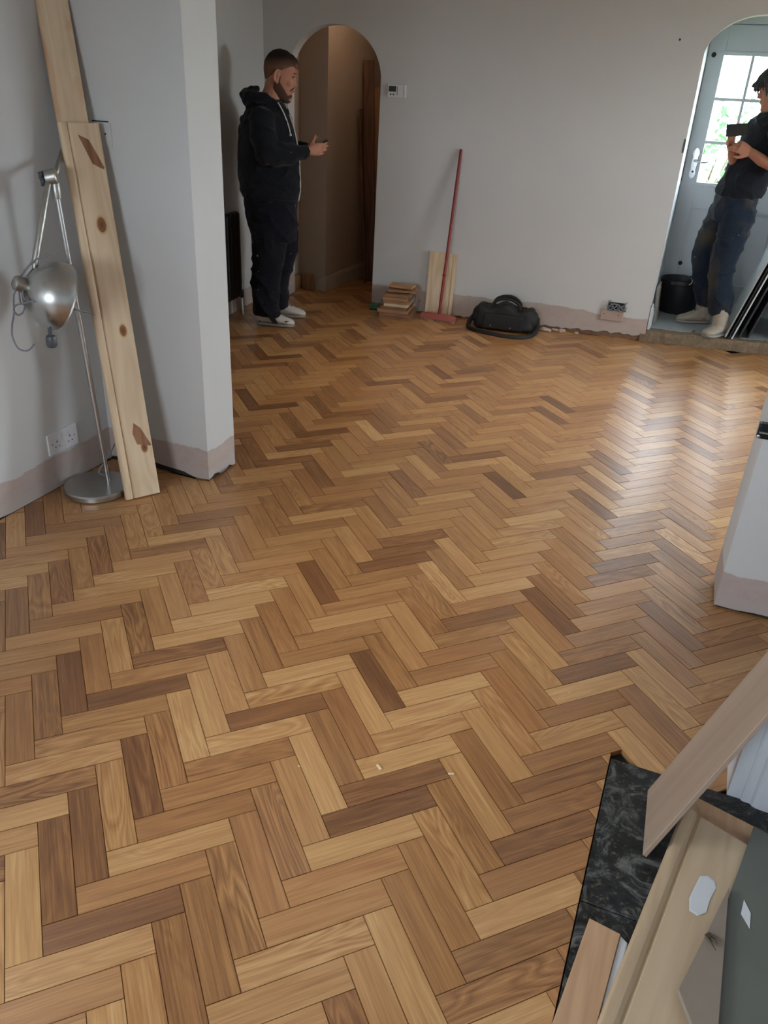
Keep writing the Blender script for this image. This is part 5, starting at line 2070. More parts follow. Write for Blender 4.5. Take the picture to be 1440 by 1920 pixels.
def cloth_mat(name, c, specks=0.0, scale=70.0, rough=0.9, fold=0.5, tint=None, tint_fn=None):
    k = NT(name)
    o = k.obj()
    n = k.noise(o, 160, 3)
    f = k.noise(k.mapping(o, (6, 6, 11)), 1.0, 3, 0.55, 1.4)
    col = k.mix(k.math('ADD', k.math('MULTIPLY', n, .4), k.math('MULTIPLY', f, .6)), tuple(x * .72 for x in c[:3]) + (1,), tuple(x * 1.25 for x in c[:3]) + (1,))
    if tint is not None:
        g = k.noise(k.mapping(o, (5, 5, 3.5), (2.2, 0.4, 0.3)), 1.0, 2)
        col = k.mix(k.ramp(g, [(0.45, (0, 0, 0, 1)), (0.66, (.7, .7, .7, 1))]), col, tint)
    if specks > 0:
        v = k.n('ShaderNodeTexVoronoi')
        v.inputs['Scale'].default_value = 30.0
        v.inputs['Randomness'].default_value = 1.0
        k.l(o, v.inputs['Vector'])
        sc_ = k.n('ShaderNodeSeparateColor')
        k.l(v.outputs['Color'], sc_.inputs[0])
        on = k.math('LESS_THAN', sc_.outputs[0], specks * 0.16)
        lim = k.math('MULTIPLY', k.math('MULTIPLY', sc_.outputs[1], sc_.outputs[1]), 0.34)
        wob = k.math('ADD', v.outputs['Distance'], k.math('MULTIPLY', k.noise(o, 120, 2), 0.06))
        m = k.math('MULTIPLY', on, k.math('LESS_THAN', wob, lim))
        col = k.mix(m, col, srgb(168, 166, 164))
    k.col(col)
    k.set(rough, 0, 0.15)
    k.b.inputs['Sheen Weight'].default_value = 0.08
    k.bump(k.math('ADD', k.math('MULTIPLY', f, 1.0), k.math('MULTIPLY', n, 0.06)), fold, 0.03)
    return k.m


def skin_mat(name, c):
    k = NT(name)
    o = k.obj()
    n = k.noise(o, 40, 4)
    k.col(k.mix(n, tuple(x * .86 for x in c[:3]) + (1,), tuple(min(1, x * 1.1) for x in c[:3]) + (1,)))
    k.set(0.55, 0, 0.4)
    k.b.inputs['Subsurface Weight'].default_value = 0.08
    k.b.inputs['Subsurface Radius'].default_value = (0.01, 0.004, 0.002)
    return k.m


M['skin1'] = skin_mat('skin_ruddy', srgb(186, 132, 108))
M['skin2'] = skin_mat('skin_tanned', srgb(172, 116, 92))
M['hair1'] = None


def faded_hair():
    k = NT('short_dark_hair_faded_sides')
    o = k.obj()
    sp = k.n('ShaderNodeSeparateXYZ')
    k.l(o, sp.inputs[0])
    n = k.noise(o, 220, 3)
    f = k.math('DIVIDE', k.math('SUBTRACT', sp.outputs['Z'], 1.675), 0.055, clamp=True)
    c = k.mix(f, srgb(126, 92, 74), srgb(38, 29, 25))
    k.col(k.mix(k.math('MULTIPLY', n, 0.35), c, srgb(28, 20, 17)))
    k.set(0.8, 0, 0.3)
    k.bump(n, 0.5, 0.004)
    return k.m


M['hair1'] = faded_hair()
M['beard'] = simple('dark_beard', srgb(82, 57, 45), 0.85, var=0.4, scale=260, bump=0.5)
M['hair2'] = simple('dark_brown_hair', srgb(34, 28, 25), 0.6, var=0.5, scale=160, bump=0.6)
M['hoodie'] = cloth_mat('black_fleece', srgb(25, 28, 34), 0.42)
M['trackies'] = cloth_mat('navy_jersey', srgb(24, 25, 34), 0.50)
M['tshirt'] = cloth_mat('charcoal_cotton', srgb(26, 28, 34), 0.0)
M['jeans'] = cloth_mat('worn_denim', srgb(32, 41, 54), 0.5, tint=srgb(78, 70, 58))
M['cordwhite'] = simple('white_cotton_cord', srgb(206, 204, 200), 0.8)
M['shoewhite'] = simple('white_trainer_leather', srgb(204, 200, 196), 0.5, var=0.1, scale=30)
M['shoesole'] = simple('pale_rubber_sole', srgb(150, 146, 140), 0.7)
M['shoeblack'] = simple('black_trainer_trim', srgb(26, 26, 28), 0.5)
M['boot'] = simple('dusty_beige_suede', srgb(166, 156, 142), 0.85, var=0.2, scale=40, bump=0.3)
M['phone'] = simple('dark_phone_body', srgb(18, 17, 18), 0.3, var=0.05)
M['screen'] = simple('phone_glass', srgb(16, 18, 22), 0.08, var=0.05)
M['eye'] = simple('dark_eye', srgb(40, 28, 22), 0.3)
M['lipc'] = simple('lip_tone', srgb(150, 88, 78), 0.5)


def head_matrix(O, s, tilt, yaw, roll=0.0):
    R_ = Matrix.Rotation(yaw, 4, 'Z') @ Matrix.Rotation(tilt, 4, 'Y') @ Matrix.Rotation(roll, 4, 'X')
    return Matrix.Translation(O) @ R_ @ Matrix.Scale(s, 4)


def face_bits(parent, mtx, brow_mat):
    for s in (-1, 1):
        e = MB().ball((0.0745, s * 0.029, 0.1335), 0.0090, 0.0115, 0.0060)
        mb_obj('eye', tfm([e], mtx)[0], M['eye'], parent)
        b = MB().tube([(0.0865, s * 0.012, 0.1500), (0.0885, s * 0.024, 0.1545), (0.0795, s * 0.040, 0.1530), (0.066, s * 0.050, 0.1480)], [0.0045, 0.0055, 0.005, 0.003], 8)
        mb_obj('eyebrow', tfm([b], mtx)[0], brow_mat, parent)
    l = MB().tube([(0.0885, -0.020, 0.0605), (0.0935, -0.008, 0.0615), (0.0935, 0.008, 0.0615), (0.0885, 0.020, 0.0605)], [0.002, 0.0042, 0.0042, 0.002], 8)
    mb_obj('lips', tfm([l], mtx)[0], M['lipc'], parent)


def shoe(parent, name, heel, toe, width, h, mat, sole_mat, z0, lace_mat, low=True):
    """trainer from heel to toe (figure coordinates)"""
    heel, toe = Vector((heel[0], heel[1], z0)), Vector((toe[0], toe[1], z0))
    d = (toe - heel)
    ln = d.length
    d.normalize()
    w = Vector((-d.y, d.x, 0))
    prof = [(0.00, .50, .60), (0.03, .66, .84), (0.10, .76, .98), (0.25, .78, 1.0), (0.36, .80, .94), (0.48, .88, .82), (0.60, .97, .69), (0.72, 1.0, .58), (0.84, .96, .50), (0.92, .82, .44), (0.97, .60, .36), (1.0, .34, .28)]
    rings, sol = [], []
    for t, ww, hh in prof:
        c = heel + d * (t * ln)
        ring, sr = [], []
        for k in range(20):
            th = 2 * math.pi * k / 20
            cs, sn = math.cos(th), math.sin(th)
            hw = width / 2 * ww
            zz = 0.016 + (h * hh - 0.016) * (0.5 + 0.5 * (abs(sn) ** 0.8) * (1 if sn > 0 else -1))
            nar = 1.0 if sn < 0 else (1 - 0.38 * sn)
            ring.append(c + w * (hw * (abs(cs) ** .8) * (1 if cs > 0 else -1) * nar) + Vector((0, 0, zz)))
        for k in range(20):
            th = 2 * math.pi * k / 20
            cs, sn = math.cos(th), math.sin(th)
            hw = width / 2 * ww * 1.05
            sr.append(c + w * (hw * (abs(cs) ** .6) * (1 if cs > 0 else -1)) + Vector((0, 0, 0.012 + 0.011 * (abs(sn) ** .5) * (1 if sn > 0 else -1))))
        rings.append(ring)
        sol.append(sr)
    me = remesh([MB().rings(rings)], 0.005, 2, name)
    up = mesh_obj(name, me, mat, parent)
    up.parent = parent
    mb_obj('sole', MB().rings(sol), sole_mat, up)
    for i in range(5):                                   # laces
        t = 0.40 + 0.055 * i
        zc = z0 + h * (0.94 - (t - 0.36) * 1.05) + 0.004
        c = heel + d * (t * ln)
        hw = width * 0.20
        mb_obj('lace', MB().tube([Vector((c.x, c.y, zc - .006)) - w * hw, Vector((c.x, c.y, zc)) + d * 0.004, Vector((c.x, c.y, zc - .006)) + w * hw], 0.0028, 6), lace_mat, up)
    for s in (-1, 1):
        c = heel + d * (0.40 * ln)
        zc = z0 + h * 0.88
        mb_obj('lace', MB().tube(smooth_path([Vector((c.x, c.y, zc)), Vector((c.x, c.y, zc + .016)) + w * s * 0.016, Vector((c.x, c.y, zc + .004)) + w * s * 0.030 + d * 0.012, Vector((c.x, c.y, zc)) + d * .006]), 0.0022, 6), lace_mat, up)
    return up, heel, d, w, ln


def person_root(label, base, fwd):
    r = thing('person', label, 'person', base)
    f = Vector((fwd[0], fwd[1], 0)).normalized()
    r.rotation_euler = (0, 0, math.atan2(f.y, f.x))
    return r


# ---- man in the black hoodie (forward = x, his left = y, near side is -y)
def man_hoodie():
    P = person_root('standing man in black hoodie and white trainers looking at a phone', (-2.90, 5.22, 0.0), (0.874, 0.486))
    hm = head_matrix((-0.026, 0.0, 1.492), 1.12, 0.22, -0.10)
    # hands
    wr, wl = Vector((0.178, -0.088, 1.188)), Vector((0.182, 0.088, 1.186))
    near = hand(wr, (0.93, 0.22, 0.14), (0.15, 1, 0.05), -1, [(0.12, 0.30, 0.25), (0.15, 0.35, 0.3), (0.2, 0.45, 0.35), (0.28, 0.5, 0.4)],
                [(0.022, 0.020, 0.010), (0.048, 0.042, 0.016), (0.064, 0.066, 0.016), (0.074, 0.086, 0.012)])
    far = hand(wl, (0.93, -0.22, 0.14), (0.15, -1, 0.05), 1, [(0.12, 0.35, 0.3)] * 2 + [(0.22, 0.45, 0.35)] * 2,
               [(0.022, 0.020, 0.010), (0.048, 0.042, 0.016), (0.068, 0.060, 0.016), (0.086, 0.070, 0.012)])
    sk = tfm(head_parts(), hm)
    sk += [limb([(-0.115, 0, 1.36), (-0.075, 0, 1.45), (-0.040, 0, 1.53), (-0.030, 0, 1.58)], [0.085, 0.072, 0.066, 0.062])]
    sk += [loft([(0.93, -0.16, 0.04, 0.11), (1.05, -0.20, 0.07, 0.15), (1.25, -0.21, 0.04, 0.16), (1.36, -0.20, 0.01, 0.15), (1.42, -0.16, -0.02, 0.08)])]
    sk += [limb([(-0.11, -0.17, 1.36), (-0.085, -0.235, 1.18), (0.05, -0.16, 1.185), wr], [0.055, 0.045, 0.038, 0.028])]
    sk += [limb([(-0.11, 0.17, 1.36), (-0.075, 0.235, 1.18), (0.05, 0.16, 1.185), wl], [0.055, 0.045, 0.038, 0.028])]
    sk += [limb([(-0.08, -0.08, 0.93), (-0.085, -0.09, 0.50), (-0.12, -0.085, 0.08)], [0.07, 0.05, 0.036])]
    sk += [limb([(-0.05, 0.08, 0.93), (0.0, 0.105, 0.50), (-0.03, 0.165, 0.08)], [0.07, 0.05, 0.036])]
    body = mesh_obj('body', remesh(sk + near + far, 0.0045, 2, 'body'), M['skin1'], P)
    face_bits(body, hm, M['hair1'])

    # hair: short back and sides
    def hair_mask(x, y, z):
        lim = [(0.06, -0.075), (0.085, -0.066), (0.10, -0.048), (0.12, -0.032), (0.145, -0.018), (0.150, 0.012), (0.168, 0.040), (0.180, 0.058), (0.190, 0.085), (0.2, 0.2)]
        if z < 0.055:
            return 0.0
        L_ = lim[-1][1]
        for a, b in zip(lim[:-1], lim[1:]):
            if a[0] <= z <= b[0]:
                L_ = a[1] + (b[1] - a[1]) * (z - a[0]) / (b[0] - a[0])
        f = (L_ - x) / 0.006
        return max(0.0, min(1.0, f))
    def hair_shape():
        m = shell(hair_mask, 0.0045, 0.050, 0.239)
        m.v = [tuple(Vector(v) + Vector((0.0, 0, 0.012 * max(0, (v[2] - 0.19) / 0.05)))) for v in m.v]
        return m
    quiff = MB()
    for i in range(9):
        y = -0.042 + 0.0105 * i
        quiff.tube([(0.005, y, 0.236 - abs(y) * .45), (0.045, y, 0.232 - abs(y) * .4), (0.078, y, 0.214 - abs(y) * .35), (0.094, y * .9, 0.196 - abs(y) * .3)], [0.014, 0.015, 0.013, 0.006], 8)
    hm_mesh = remesh(tfm([hair_shape(), quiff], hm), 0.004, 2, 'hair')
    mesh_obj('hair', hm_mesh, M['hair1'], P)

    def beard_mask(x, y, z):
        ay = abs(y)
        if x < -0.022 and z > 0.03:
            return 0.0
        top = 0.036 + max(0.0, (0.072 - x)) * 1.0
        if ay < 0.030 and x > 0.06:
            top = 0.046
        if x < 0.012:
            top = 0.130
        f = min((top - z) / 0.008, (x + 0.026) / 0.006)
        return max(0.0, min(1.0, f))
    bsh = shell(beard_mask, 0.0042, -0.0035, 0.135, 48, 72, -0.008)
    bsh2 = MB().ball((0.058, 0, 0.006), 0.032, 0.034, 0.018).tube([(0.070, -0.034, 0.056), (0.084, -0.024, 0.070), (0.0885, -0.010, 0.0755), (0.0885, 0.010, 0.0755), (0.084, 0.024, 0.070), (0.070, 0.034, 0.056)], [0.004, 0.005, 0.0055, 0.0055, 0.005, 0.004], 8)
    mesh_obj('beard', remesh(tfm([bsh, bsh2], hm), 0.004, 1, 'beard'), M['beard'], P)

    # hooded top
    tor = loft([(0.872, -0.262, 0.118, 0.195), (0.885, -0.274, 0.127, 0.20), (0.91, -0.284, 0.134, 0.205), (0.96, -0.288, 0.137, 0.208), (1.05, -0.287, 0.134, 0.21),
                (1.15, -0.283, 0.129, 0.215), (1.23, -0.278, 0.116, 0.222), (1.30, -0.273, 0.100, 0.222), (1.36, -0.262, 0.080, 0.208), (1.405, -0.240, 0.064, 0.175),
                (1.44, -0.205, 0.048, 0.128), (1.470, -0.165, 0.028, 0.098), (1.490, -0.13, 0.012, 0.085)], 36, 0.88)
    arm_n = limb([(-0.115, -0.185, 1.365), (-0.108, -0.232, 1.27), (-0.085, -0.258, 1.175), (-0.035, -0.235, 1.155), (0.06, -0.175, 1.168), (0.150, -0.112, 1.184)], [0.088, 0.086, 0.079, 0.074, 0.063, 0.046])
    arm_f = limb([(-0.115, 0.185, 1.365), (-0.105, 0.232, 1.27), (-0.080, 0.258, 1.175), (-0.03, 0.235, 1.155), (0.06, 0.175, 1.168), (0.150, 0.112, 1.184)], [0.088, 0.086, 0.079, 0.074, 0.063, 0.046])
    cuffs = MB().tube([(0.135, -0.122, 1.181), (0.178, -0.092, 1.189)], [0.047, 0.043], 16).tube([(0.135, 0.122, 1.181), (0.178, 0.092, 1.189)], [0.047, 0.043], 16)
    hem = loft([(0.868, -0.266, 0.120, 0.197), (0.900, -0.272, 0.126, 0.20)], 36, 0.88)
    crease = MB()
    crease.tube([(-0.03, -0.26, 1.245), (0.03, -0.225, 1.215), (0.09, -0.19, 1.20)], [0.012, 0.016, 0.008], 8)
    crease.tube([(-0.14, -0.285, 1.21), (-0.10, -0.305, 1.15), (-0.04, -0.29, 1.10)], [0.010, 0.015, 0.01], 8)
    hood = limb([(-0.035, -0.108, 1.468), (-0.10, -0.128, 1.492), (-0.185, -0.098, 1.502), (-0.220, 0, 1.498), (-0.185, 0.098, 1.502), (-0.10, 0.128, 1.492), (-0.035, 0.108, 1.468)], [0.022, 0.030, 0.038, 0.042, 0.038, 0.030, 0.022])
    hood2 = MB()
    for hy in (-0.075, -0.025, 0.025, 0.075):
        k = 1 - (hy / 0.12) ** 2 * 0.55
        hood2.add(*(lambda q: (q.v, q.f))(limb([(-0.222, hy, 1.472), (-0.195, hy, 1.51), (-0.150, hy, 1.545 - 0.012 * (1 - k))], [0.036 * k, 0.040 * k, 0.024 * k], 12)))
    hood3 = MB().ball((-0.205, 0, 1.470), 0.050, 0.115, 0.034)
    coll = limb([(-0.125, -0.088, 1.50), (-0.05, -0.098, 1.482), (0.012, -0.062, 1.452), (0.028, -0.014, 1.440)], [0.022, 0.020, 0.018, 0.014])
    coll2 = limb([(-0.125, 0.088, 1.50), (-0.05, 0.098, 1.482), (0.012, 0.062, 1.452), (0.028, 0.014, 1.440)], [0.022, 0.020, 0.018, 0.014])
    top = mesh_obj('hooded_top', remesh([tor, arm_n, arm_f, cuffs, hem, crease, hood, hood2, hood3, coll, coll2], 0.008, 3, 'hooded_top'), M['hoodie'], P)
    folds(top, 0.17, 0.013, (1, 1, 1.5))
    # zip and drawstrings
    zp = [(0.040, -0.045, 1.440), (0.068, -0.058, 1.385), (0.090, -0.064, 1.325), (0.110, -0.066, 1.245), (0.124, -0.066, 1.16), (0.1305, -0.066, 1.05), (0.1335, -0.066, 0.95), (0.1245, -0.070, 0.885), (0.121, -0.074, 0.866)]
    mb_obj('zip', MB().tube(smooth_path([Vector(q) for q in zp]), 0.0045, 6), M['cordwhite'], top)
    s1 = [Vector((-0.012, -0.112, 1.470)), Vector((0.016, -0.126, 1.425)), Vector((0.040, -0.140, 1.375)), Vector((0.058, -0.148, 1.325)), Vector((0.067, -0.152, 1.285))]
    for sgn in (1, -1):
        st = [Vector((p.x + (0.0 if sgn > 0 else 0.006), p.y * sgn, p.z)) for p in s1]
        ob = mb_obj('drawstring', MB().tube(smooth_path(st), 0.0048, 8), M['cordwhite'], top)
        mb_obj('knot', MB().ball(st[-1], 0.0090), M['cordwhite'], ob)

    # jogging trousers
    hip = loft([(0.60, -0.212, 0.115, 0.195), (0.70, -0.230, 0.118, 0.20), (0.78, -0.248, 0.114, 0.198), (0.86, -0.255, 0.108, 0.19), (0.90, -0.25, 0.10, 0.18)], 32, 0.9)
    ln_ = []
    for rows, y in (([(0.72, -0.222, 0.050), (0.62, -0.214, 0.040), (0.50, -0.206, 0.026), (0.43, -0.212, 0.012), (0.33, -0.224, -0.004), (0.22, -0.222, -0.020), (0.14, -0.214, -0.022), (0.088, -0.204, -0.014), (0.074, -0.194, -0.018)], -0.095),
                    ([(0.72, -0.120, 0.118), (0.62, -0.115, 0.122), (0.50, -0.108, 0.120), (0.43, -0.112, 0.104), (0.33, -0.135, 0.072), (0.22, -0.135, 0.052), (0.14, -0.12, 0.050), (0.088, -0.11, 0.056), (0.074, -0.10, 0.052)], 0.105)):
        rr = []
        for z, a, b in rows:
            t = max(0.0, (0.4 - z) / 0.4)
            yy = y + (-0.005 if y < 0 else 0.062) * t
            rr.append((z, a, b, 0.105 - 0.018 * t, yy))
        ln_.append(loft(rr[::-1], 24, 0.92))
    tf_ = MB()
    for (c, a) in (((-0.115, -0.182, 0.125), 0.4), ((-0.11, -0.190, 0.175), -0.3), ((-0.10, -0.190, 0.105), 0.1)):
        tf_.tube([Vector(c) + Vector((-0.08, 0.02, 0.03 * a)), Vector(c), Vector(c) + Vector((0.08, 0.02, -0.02 * a))], [0.006, 0.012, 0.006], 8)
    tr = mesh_obj('jogging_trousers', remesh([hip] + ln_ + [tf_], 0.008, 3, 'jogging_trousers'), M['trackies'], P)
    folds(tr, 0.17, 0.014, (1.2, 1.2, 1.0))
    # trainers
    up, heel, d, w, ln = shoe(P, 'trainer', (-0.182, -0.055), (0.088, -0.128), 0.106, 0.122, M['shoewhite'], M['shoesole'], 0.0, M['shoeblack'])
    for k in range(3):
        q = [heel + d * (0.30 + .055 * k) * ln - w * 0.0385 + Vector((0, 0, 0.086)), heel + d * (0.40 + .055 * k) * ln - w * 0.0485 + Vector((0, 0, 0.058)), heel + d * (0.50 + .05 * k) * ln - w * 0.0540 + Vector((0, 0, 0.028))]
        mb_obj('side_stripe', MB().tube(smooth_path(q), [0.0050] * 9, 6), M['shoeblack'], up)
    em = [heel + d * (0.78 * ln) - w * 0.049 + Vector((0, 0, 0.040)), heel + d * (0.82 * ln) - w * 0.047 + Vector((0, 0, 0.047)), heel + d * (0.87 * ln) - w * 0.044 + Vector((0, 0, 0.047))]
    emo = mb_obj('emblem', MB().tube(em, [0.002, 0.0045, 0.0025], 6).tube([em[1], em[1] + Vector((0, 0, -0.010)) + d * 0.006], [0.003, 0.0015], 6).tube([em[2], em[2] + Vector((0, 0, 0.007)) + d * 0.008], [0.0025, 0.001], 6), M['shoeblack'], up)
    mb_obj('heel_patch', MB().ball(heel + d * 0.022 + Vector((0, 0, 0.040)), 0.022, 0.036, 0.026), M['shoeblack'], up)
    shoe(P, 'trainer', (-0.100, 0.205), (0.178, 0.150), 0.106, 0.122, M['shoewhite'], M['shoesole'], 0.0, M['shoeblack'])
    return P


man_hoodie()


def phone_at(c, ex, ey, label, w=0.072, h=0.148, th=0.009):
    """ex short side, ey long side"""
    c = Vector(c)
    ex, ey = Vector(ex).normalized(), Vector(ey)
    ey = (ey - ex * ey.dot(ex)).normalized()
    n = ex.cross(ey)
    t = thing('mobile_phone', label, 'phone', c)
    MB().obox(c, ex * w / 2, ey * h / 2, n * th / 2).build('case', M['phone'], t, bevel=0.003, seg=3)
    MB().obox(c + n * (th / 2 + 0.0003), ex * (w / 2 - .004), ey * (h / 2 - .008), n * 0.0005).build('screen', M['screen'], t)
    MB().lathe([(0.006, 0), (0.006, 0.001)], c - n * (th / 2 + .001) + ey * (h / 2 - .022) + ex * (w / 2 - .018), tuple(-n), 12).build('camera_lens', M['eye'], t)
    return t


_f1 = Vector((0.874, 0.486, 0))
_l1 = Vector((-0.486, 0.874, 0))
phone_at(Vector((-2.90, 5.22, 0)) + _f1 * 0.288 + _l1 * 0.0 + Vector((0, 0, 1.240)), _f1 * 0.86 + Vector((0, 0, 0.46)), _l1, 'dark phone held by the man in the hoodie', 0.070, 0.125)


# ---- man in the porch: figure coordinates are room axes about his base
def man_porch():
    P = person_root('man in dark t-shirt and worn jeans standing in the porch with a phone', (0.08, 6.62, 0.08), (1, 0))
    Z = -0.08
    yawh = math.radians(180 + 14)
    hm = head_matrix((0.075, -0.02, 1.592 + Z), 1.06, 0.30, yawh)
    # he faces left and a little towards the room; near arm is his left
    wn, wf = Vector((-0.010, -0.215, 1.322 + Z)), Vector((-0.135, -0.12, 1.305 + Z))
    near = hand(wn, (-0.90, -0.10, 0.34), (-0.2, 0.75, -0.3), -1, [(0.35, 0.6, 0.4), (0.4, 0.65, 0.45), (0.45, 0.7, 0.45), (0.5, 0.7, 0.5)],
                [(0.020, 0.022, 0.006), (0.045, 0.044, 0.010), (0.066, 0.058, 0.012), (0.086, 0.062, 0.012)], 1.05)
    far = hand(wf, (-0.36, -0.14, 0.92), (0.75, -0.5, 0.2), 1, [(0.5, 0.8, 0.5)] * 4, [(0.022, 0.020, 0.006), (0.05, 0.040, 0.012), (0.072, 0.050, 0.014), (0.09, 0.045, 0.016)], 1.05)
    sk = tfm(head_parts(), hm)
    sk += [limb([(0.115, -0.01, 1.47 + Z), (0.095, -0.015, 1.57 + Z), (0.085, -0.02, 1.66 + Z)], [0.072, 0.060, 0.056])]
    sk += [loft([(1.06 + Z, -0.08, 0.04, 0.07), (1.2 + Z, -0.04, 0.12, 0.09), (1.4 + Z, -0.02, 0.2, 0.13), (1.5 + Z, 0.03, 0.19, 0.1)])]
    sk += [limb([(0.135, -0.165, 1.47 + Z), (0.165, -0.268, 1.235 + Z), (0.06, -0.245, 1.285 + Z), wn], [0.042, 0.042, 0.038, 0.030])]
    sk += [limb([(0.02, 0.17, 1.48 + Z), (-0.06, 0.10, 1.215 + Z), (-0.11, -0.05, 1.255 + Z), wf], [0.050, 0.042, 0.037, 0.030])]
    sk += [limb([(-0.06, 0.0, 0.98 + Z), (-0.155, 0.05, 0.58 + Z), (-0.12, 0.08, 0.36 + Z), (-0.072, 0.105, 0.12 + Z)], [0.06, 0.045, 0.04, 0.034])]
    sk += [limb([(-0.01, -0.09, 0.98 + Z), (-0.016, -0.18, 0.55 + Z), (0.018, -0.195, 0.34 + Z), (0.055, -0.205, 0.12 + Z)], [0.06, 0.05, 0.04, 0.034])]
    body = mesh_obj('body', remesh(sk + near + far, 0.0045, 2, 'body'), M['skin2'], P)
    face_bits(body, hm, M['hair2'])
    mb_obj('finger_ring', MB().lathe([(0.0108, -0.002), (0.0118, 0), (0.0108, 0.002)], wn + Vector((-0.090, -0.012, 0.030)), (-0.9, -0.1, 0.34), 14, cap=False), M['chrome'], body)

    def hair_mask(x, y, z):
        lim = [(0.03, -0.05), (0.08, -0.030), (0.12, -0.005), (0.14, 0.035), (0.165, 0.06), (0.178, 0.080), (0.186, 0.2), (0.24, 0.2)]
        if z < 0.03:
            return 0.0
        L_ = lim[-1][1]
        for a, b in zip(lim[:-1], lim[1:]):
            if a[0] <= z <= b[0]:
                L_ = a[1] + (b[1] - a[1]) * (z - a[0]) / (b[0] - a[0])
        return max(0.0, min(1.0, (L_ - x) / 0.008))
    hs = [shell(hair_mask, 0.014, 0.028, 0.239, inside=-0.008)]
    r = random.Random(8)
    lock = MB()
    for i in range(26):
        y = -0.066 + 0.0053 * i
        x0 = 0.068 - abs(y) * .6
        zt = 0.214 - abs(y) * .5
        x1 = 0.122 + r.gauss(0, .010) - abs(y) * .5
        z1 = 0.160 + r.gauss(0, .012)
        lock.tube([(x0 - .05, y, zt + .016), (x0, y, zt + .008), (x0 + .024, y + r.gauss(0, .003), zt - .008), (x1, y + r.gauss(0, .006), z1), (x1 + .006, y + r.gauss(0, .008), z1 - 0.018)], [0.010, 0.012, 0.010, 0.006, 0.0025], 7)
    for i in range(16):
        s = -1 if i % 2 else 1
        x = -0.06 + 0.009 * i
        lock.tube([(x, s * 0.066, 0.20), (x + .004, s * 0.082, 0.165), (x + .006, s * 0.085 + r.gauss(0, .003), 0.125 + r.gauss(0, .008)), (x + .008, s * 0.082, 0.100 + r.gauss(0, .008))], [0.012, 0.012, 0.008, 0.003], 7)
    mesh_obj('hair', remesh(tfm(hs + [lock], hm), 0.0045, 1, 'hair'), M['hair2'], P)

    # t-shirt: turned, so the broad axis runs from far left shoulder to near right one
    rows = [(1.030, -0.030, -0.045, 0.172, 0.135), (1.06, -0.025, -0.045, 0.176, 0.140), (1.12, -0.010, -0.04, 0.172, 0.138), (1.20, 0.012, -0.035, 0.170, 0.138), (1.30, 0.040, -0.03, 0.178, 0.138), (1.40, 0.062, -0.02, 0.190, 0.135),
            (1.48, 0.078, -0.015, 0.192, 0.122), (1.53, 0.085, -0.012, 0.165, 0.100), (1.565, 0.092, -0.012, 0.11, 0.082), (1.59, 0.096, -0.014, 0.075, 0.070)]
    a = math.radians(-48)                           # shoulder line in plan
    ux, uy = Vector((math.cos(a), math.sin(a), 0)), Vector((-math.sin(a), math.cos(a), 0))
    rings = []
    for z, cx, cy, hw, hd in rows:
        ring = []
        for k in range(36):
            th = 2 * math.pi * k / 36
            c, s = math.cos(th), math.sin(th)
            p = Vector((cx, cy, z + Z)) + ux * hw * (abs(c) ** .85) * (1 if c > 0 else -1) + uy * hd * (abs(s) ** .85) * (1 if s > 0 else -1)
            ring.append(p)
        rings.append(ring)
    tor = MB().rings(rings)
    sl1 = limb([(0.138, -0.165, 1.490 + Z), (0.150, -0.218, 1.41 + Z), (0.160, -0.252, 1.325 + Z)], [0.082, 0.080, 0.076])
    sl2 = limb([(0.015, 0.12, 1.49 + Z), (-0.02, 0.145, 1.42 + Z), (-0.045, 0.13, 1.33 + Z)], [0.070, 0.070, 0.066])
    col_ = limb([(0.035, -0.04, 1.592 + Z), (0.10, -0.085, 1.600 + Z), (0.160, -0.03, 1.612 + Z), (0.10, 0.05, 1.605 + Z), (0.035, 0.0, 1.594 + Z)], [0.016] * 5)
    folds(mesh_obj('t_shirt', remesh([tor, sl1, sl2, col_], 0.008, 3, 't_shirt'), M['tshirt'], P), 0.17, 0.013, (1, 1, 1.2))

    # jeans
    rows = [(0.86, -0.055, -0.05, 0.165, 0.120), (0.93, -0.045, -0.05, 0.170, 0.126), (1.00, -0.035, -0.048, 0.170, 0.128), (1.07, -0.028, -0.045, 0.165, 0.125)]
    rings = []
    for z, cx, cy, hw, hd in rows:
        rings.append([Vector((cx, cy, z + Z)) + ux * hw * math.cos(2 * math.pi * k / 28) + uy * hd * math.sin(2 * math.pi * k / 28) for k in range(28)])
    hip = MB().rings(rings)
    lf = limb([(-0.095, 0.035, 0.92 + Z), (-0.145, 0.045, 0.76 + Z), (-0.170, 0.05, 0.60 + Z), (-0.158, 0.06, 0.50 + Z), (-0.125, 0.08, 0.40 + Z), (-0.092, 0.10, 0.268 + Z)], [0.104, 0.096, 0.082, 0.078, 0.078, 0.074])
    ln_ = limb([(0.010, -0.115, 0.92 + Z), (-0.005, -0.145, 0.78 + Z), (-0.018, -0.175, 0.60 + Z), (-0.016, -0.185, 0.50 + Z), (0.016, -0.195, 0.36 + Z), (0.036, -0.20, 0.275 + Z)], [0.114, 0.108, 0.094, 0.089, 0.088, 0.086])
    folds(mesh_obj('jeans', remesh([hip, lf, ln_], 0.008, 3, 'jeans'), M['jeans'], P), 0.16, 0.012, (1.1, 1.1, 1.2))
    # desert boots: low shoe plus ankle shaft
    for (heel, toe, ank) in (((-0.022, 0.135), (-0.262, 0.045), (-0.080, 0.115)), ((0.115, -0.150), (-0.030, -0.335), (0.055, -0.215))):
        up, h_, d, w, ln = shoe(P, 'ankle_boot', heel, toe, 0.112, 0.118, M['boot'], M['shoesole'], 0.0, M['boot'])
        mb_obj('ankle_shaft', MB().tube([(ank[0], ank[1], 0.05), (ank[0], ank[1], 0.10), (ank[0] - .012, ank[1] - .004, 0.215)], [0.050, 0.054, 0.060], 18), M['boot'], up)
    return P


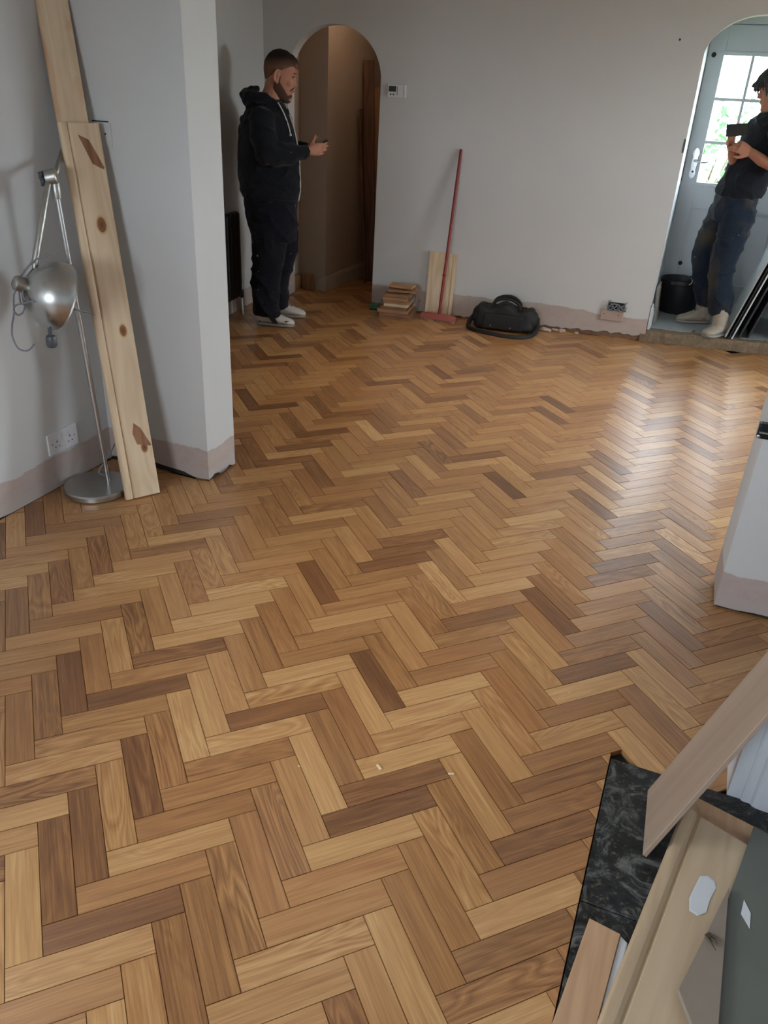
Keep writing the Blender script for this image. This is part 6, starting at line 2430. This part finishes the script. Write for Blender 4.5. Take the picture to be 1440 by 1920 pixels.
man_porch()
phone_at(Vector((0.08 - 0.140, 6.62 - 0.225, 1.455)), (-0.14, 0.10, 1.0), (0.96, 0.22, 0.08), 'black phone held sideways by the man in the porch', 0.078, 0.132)
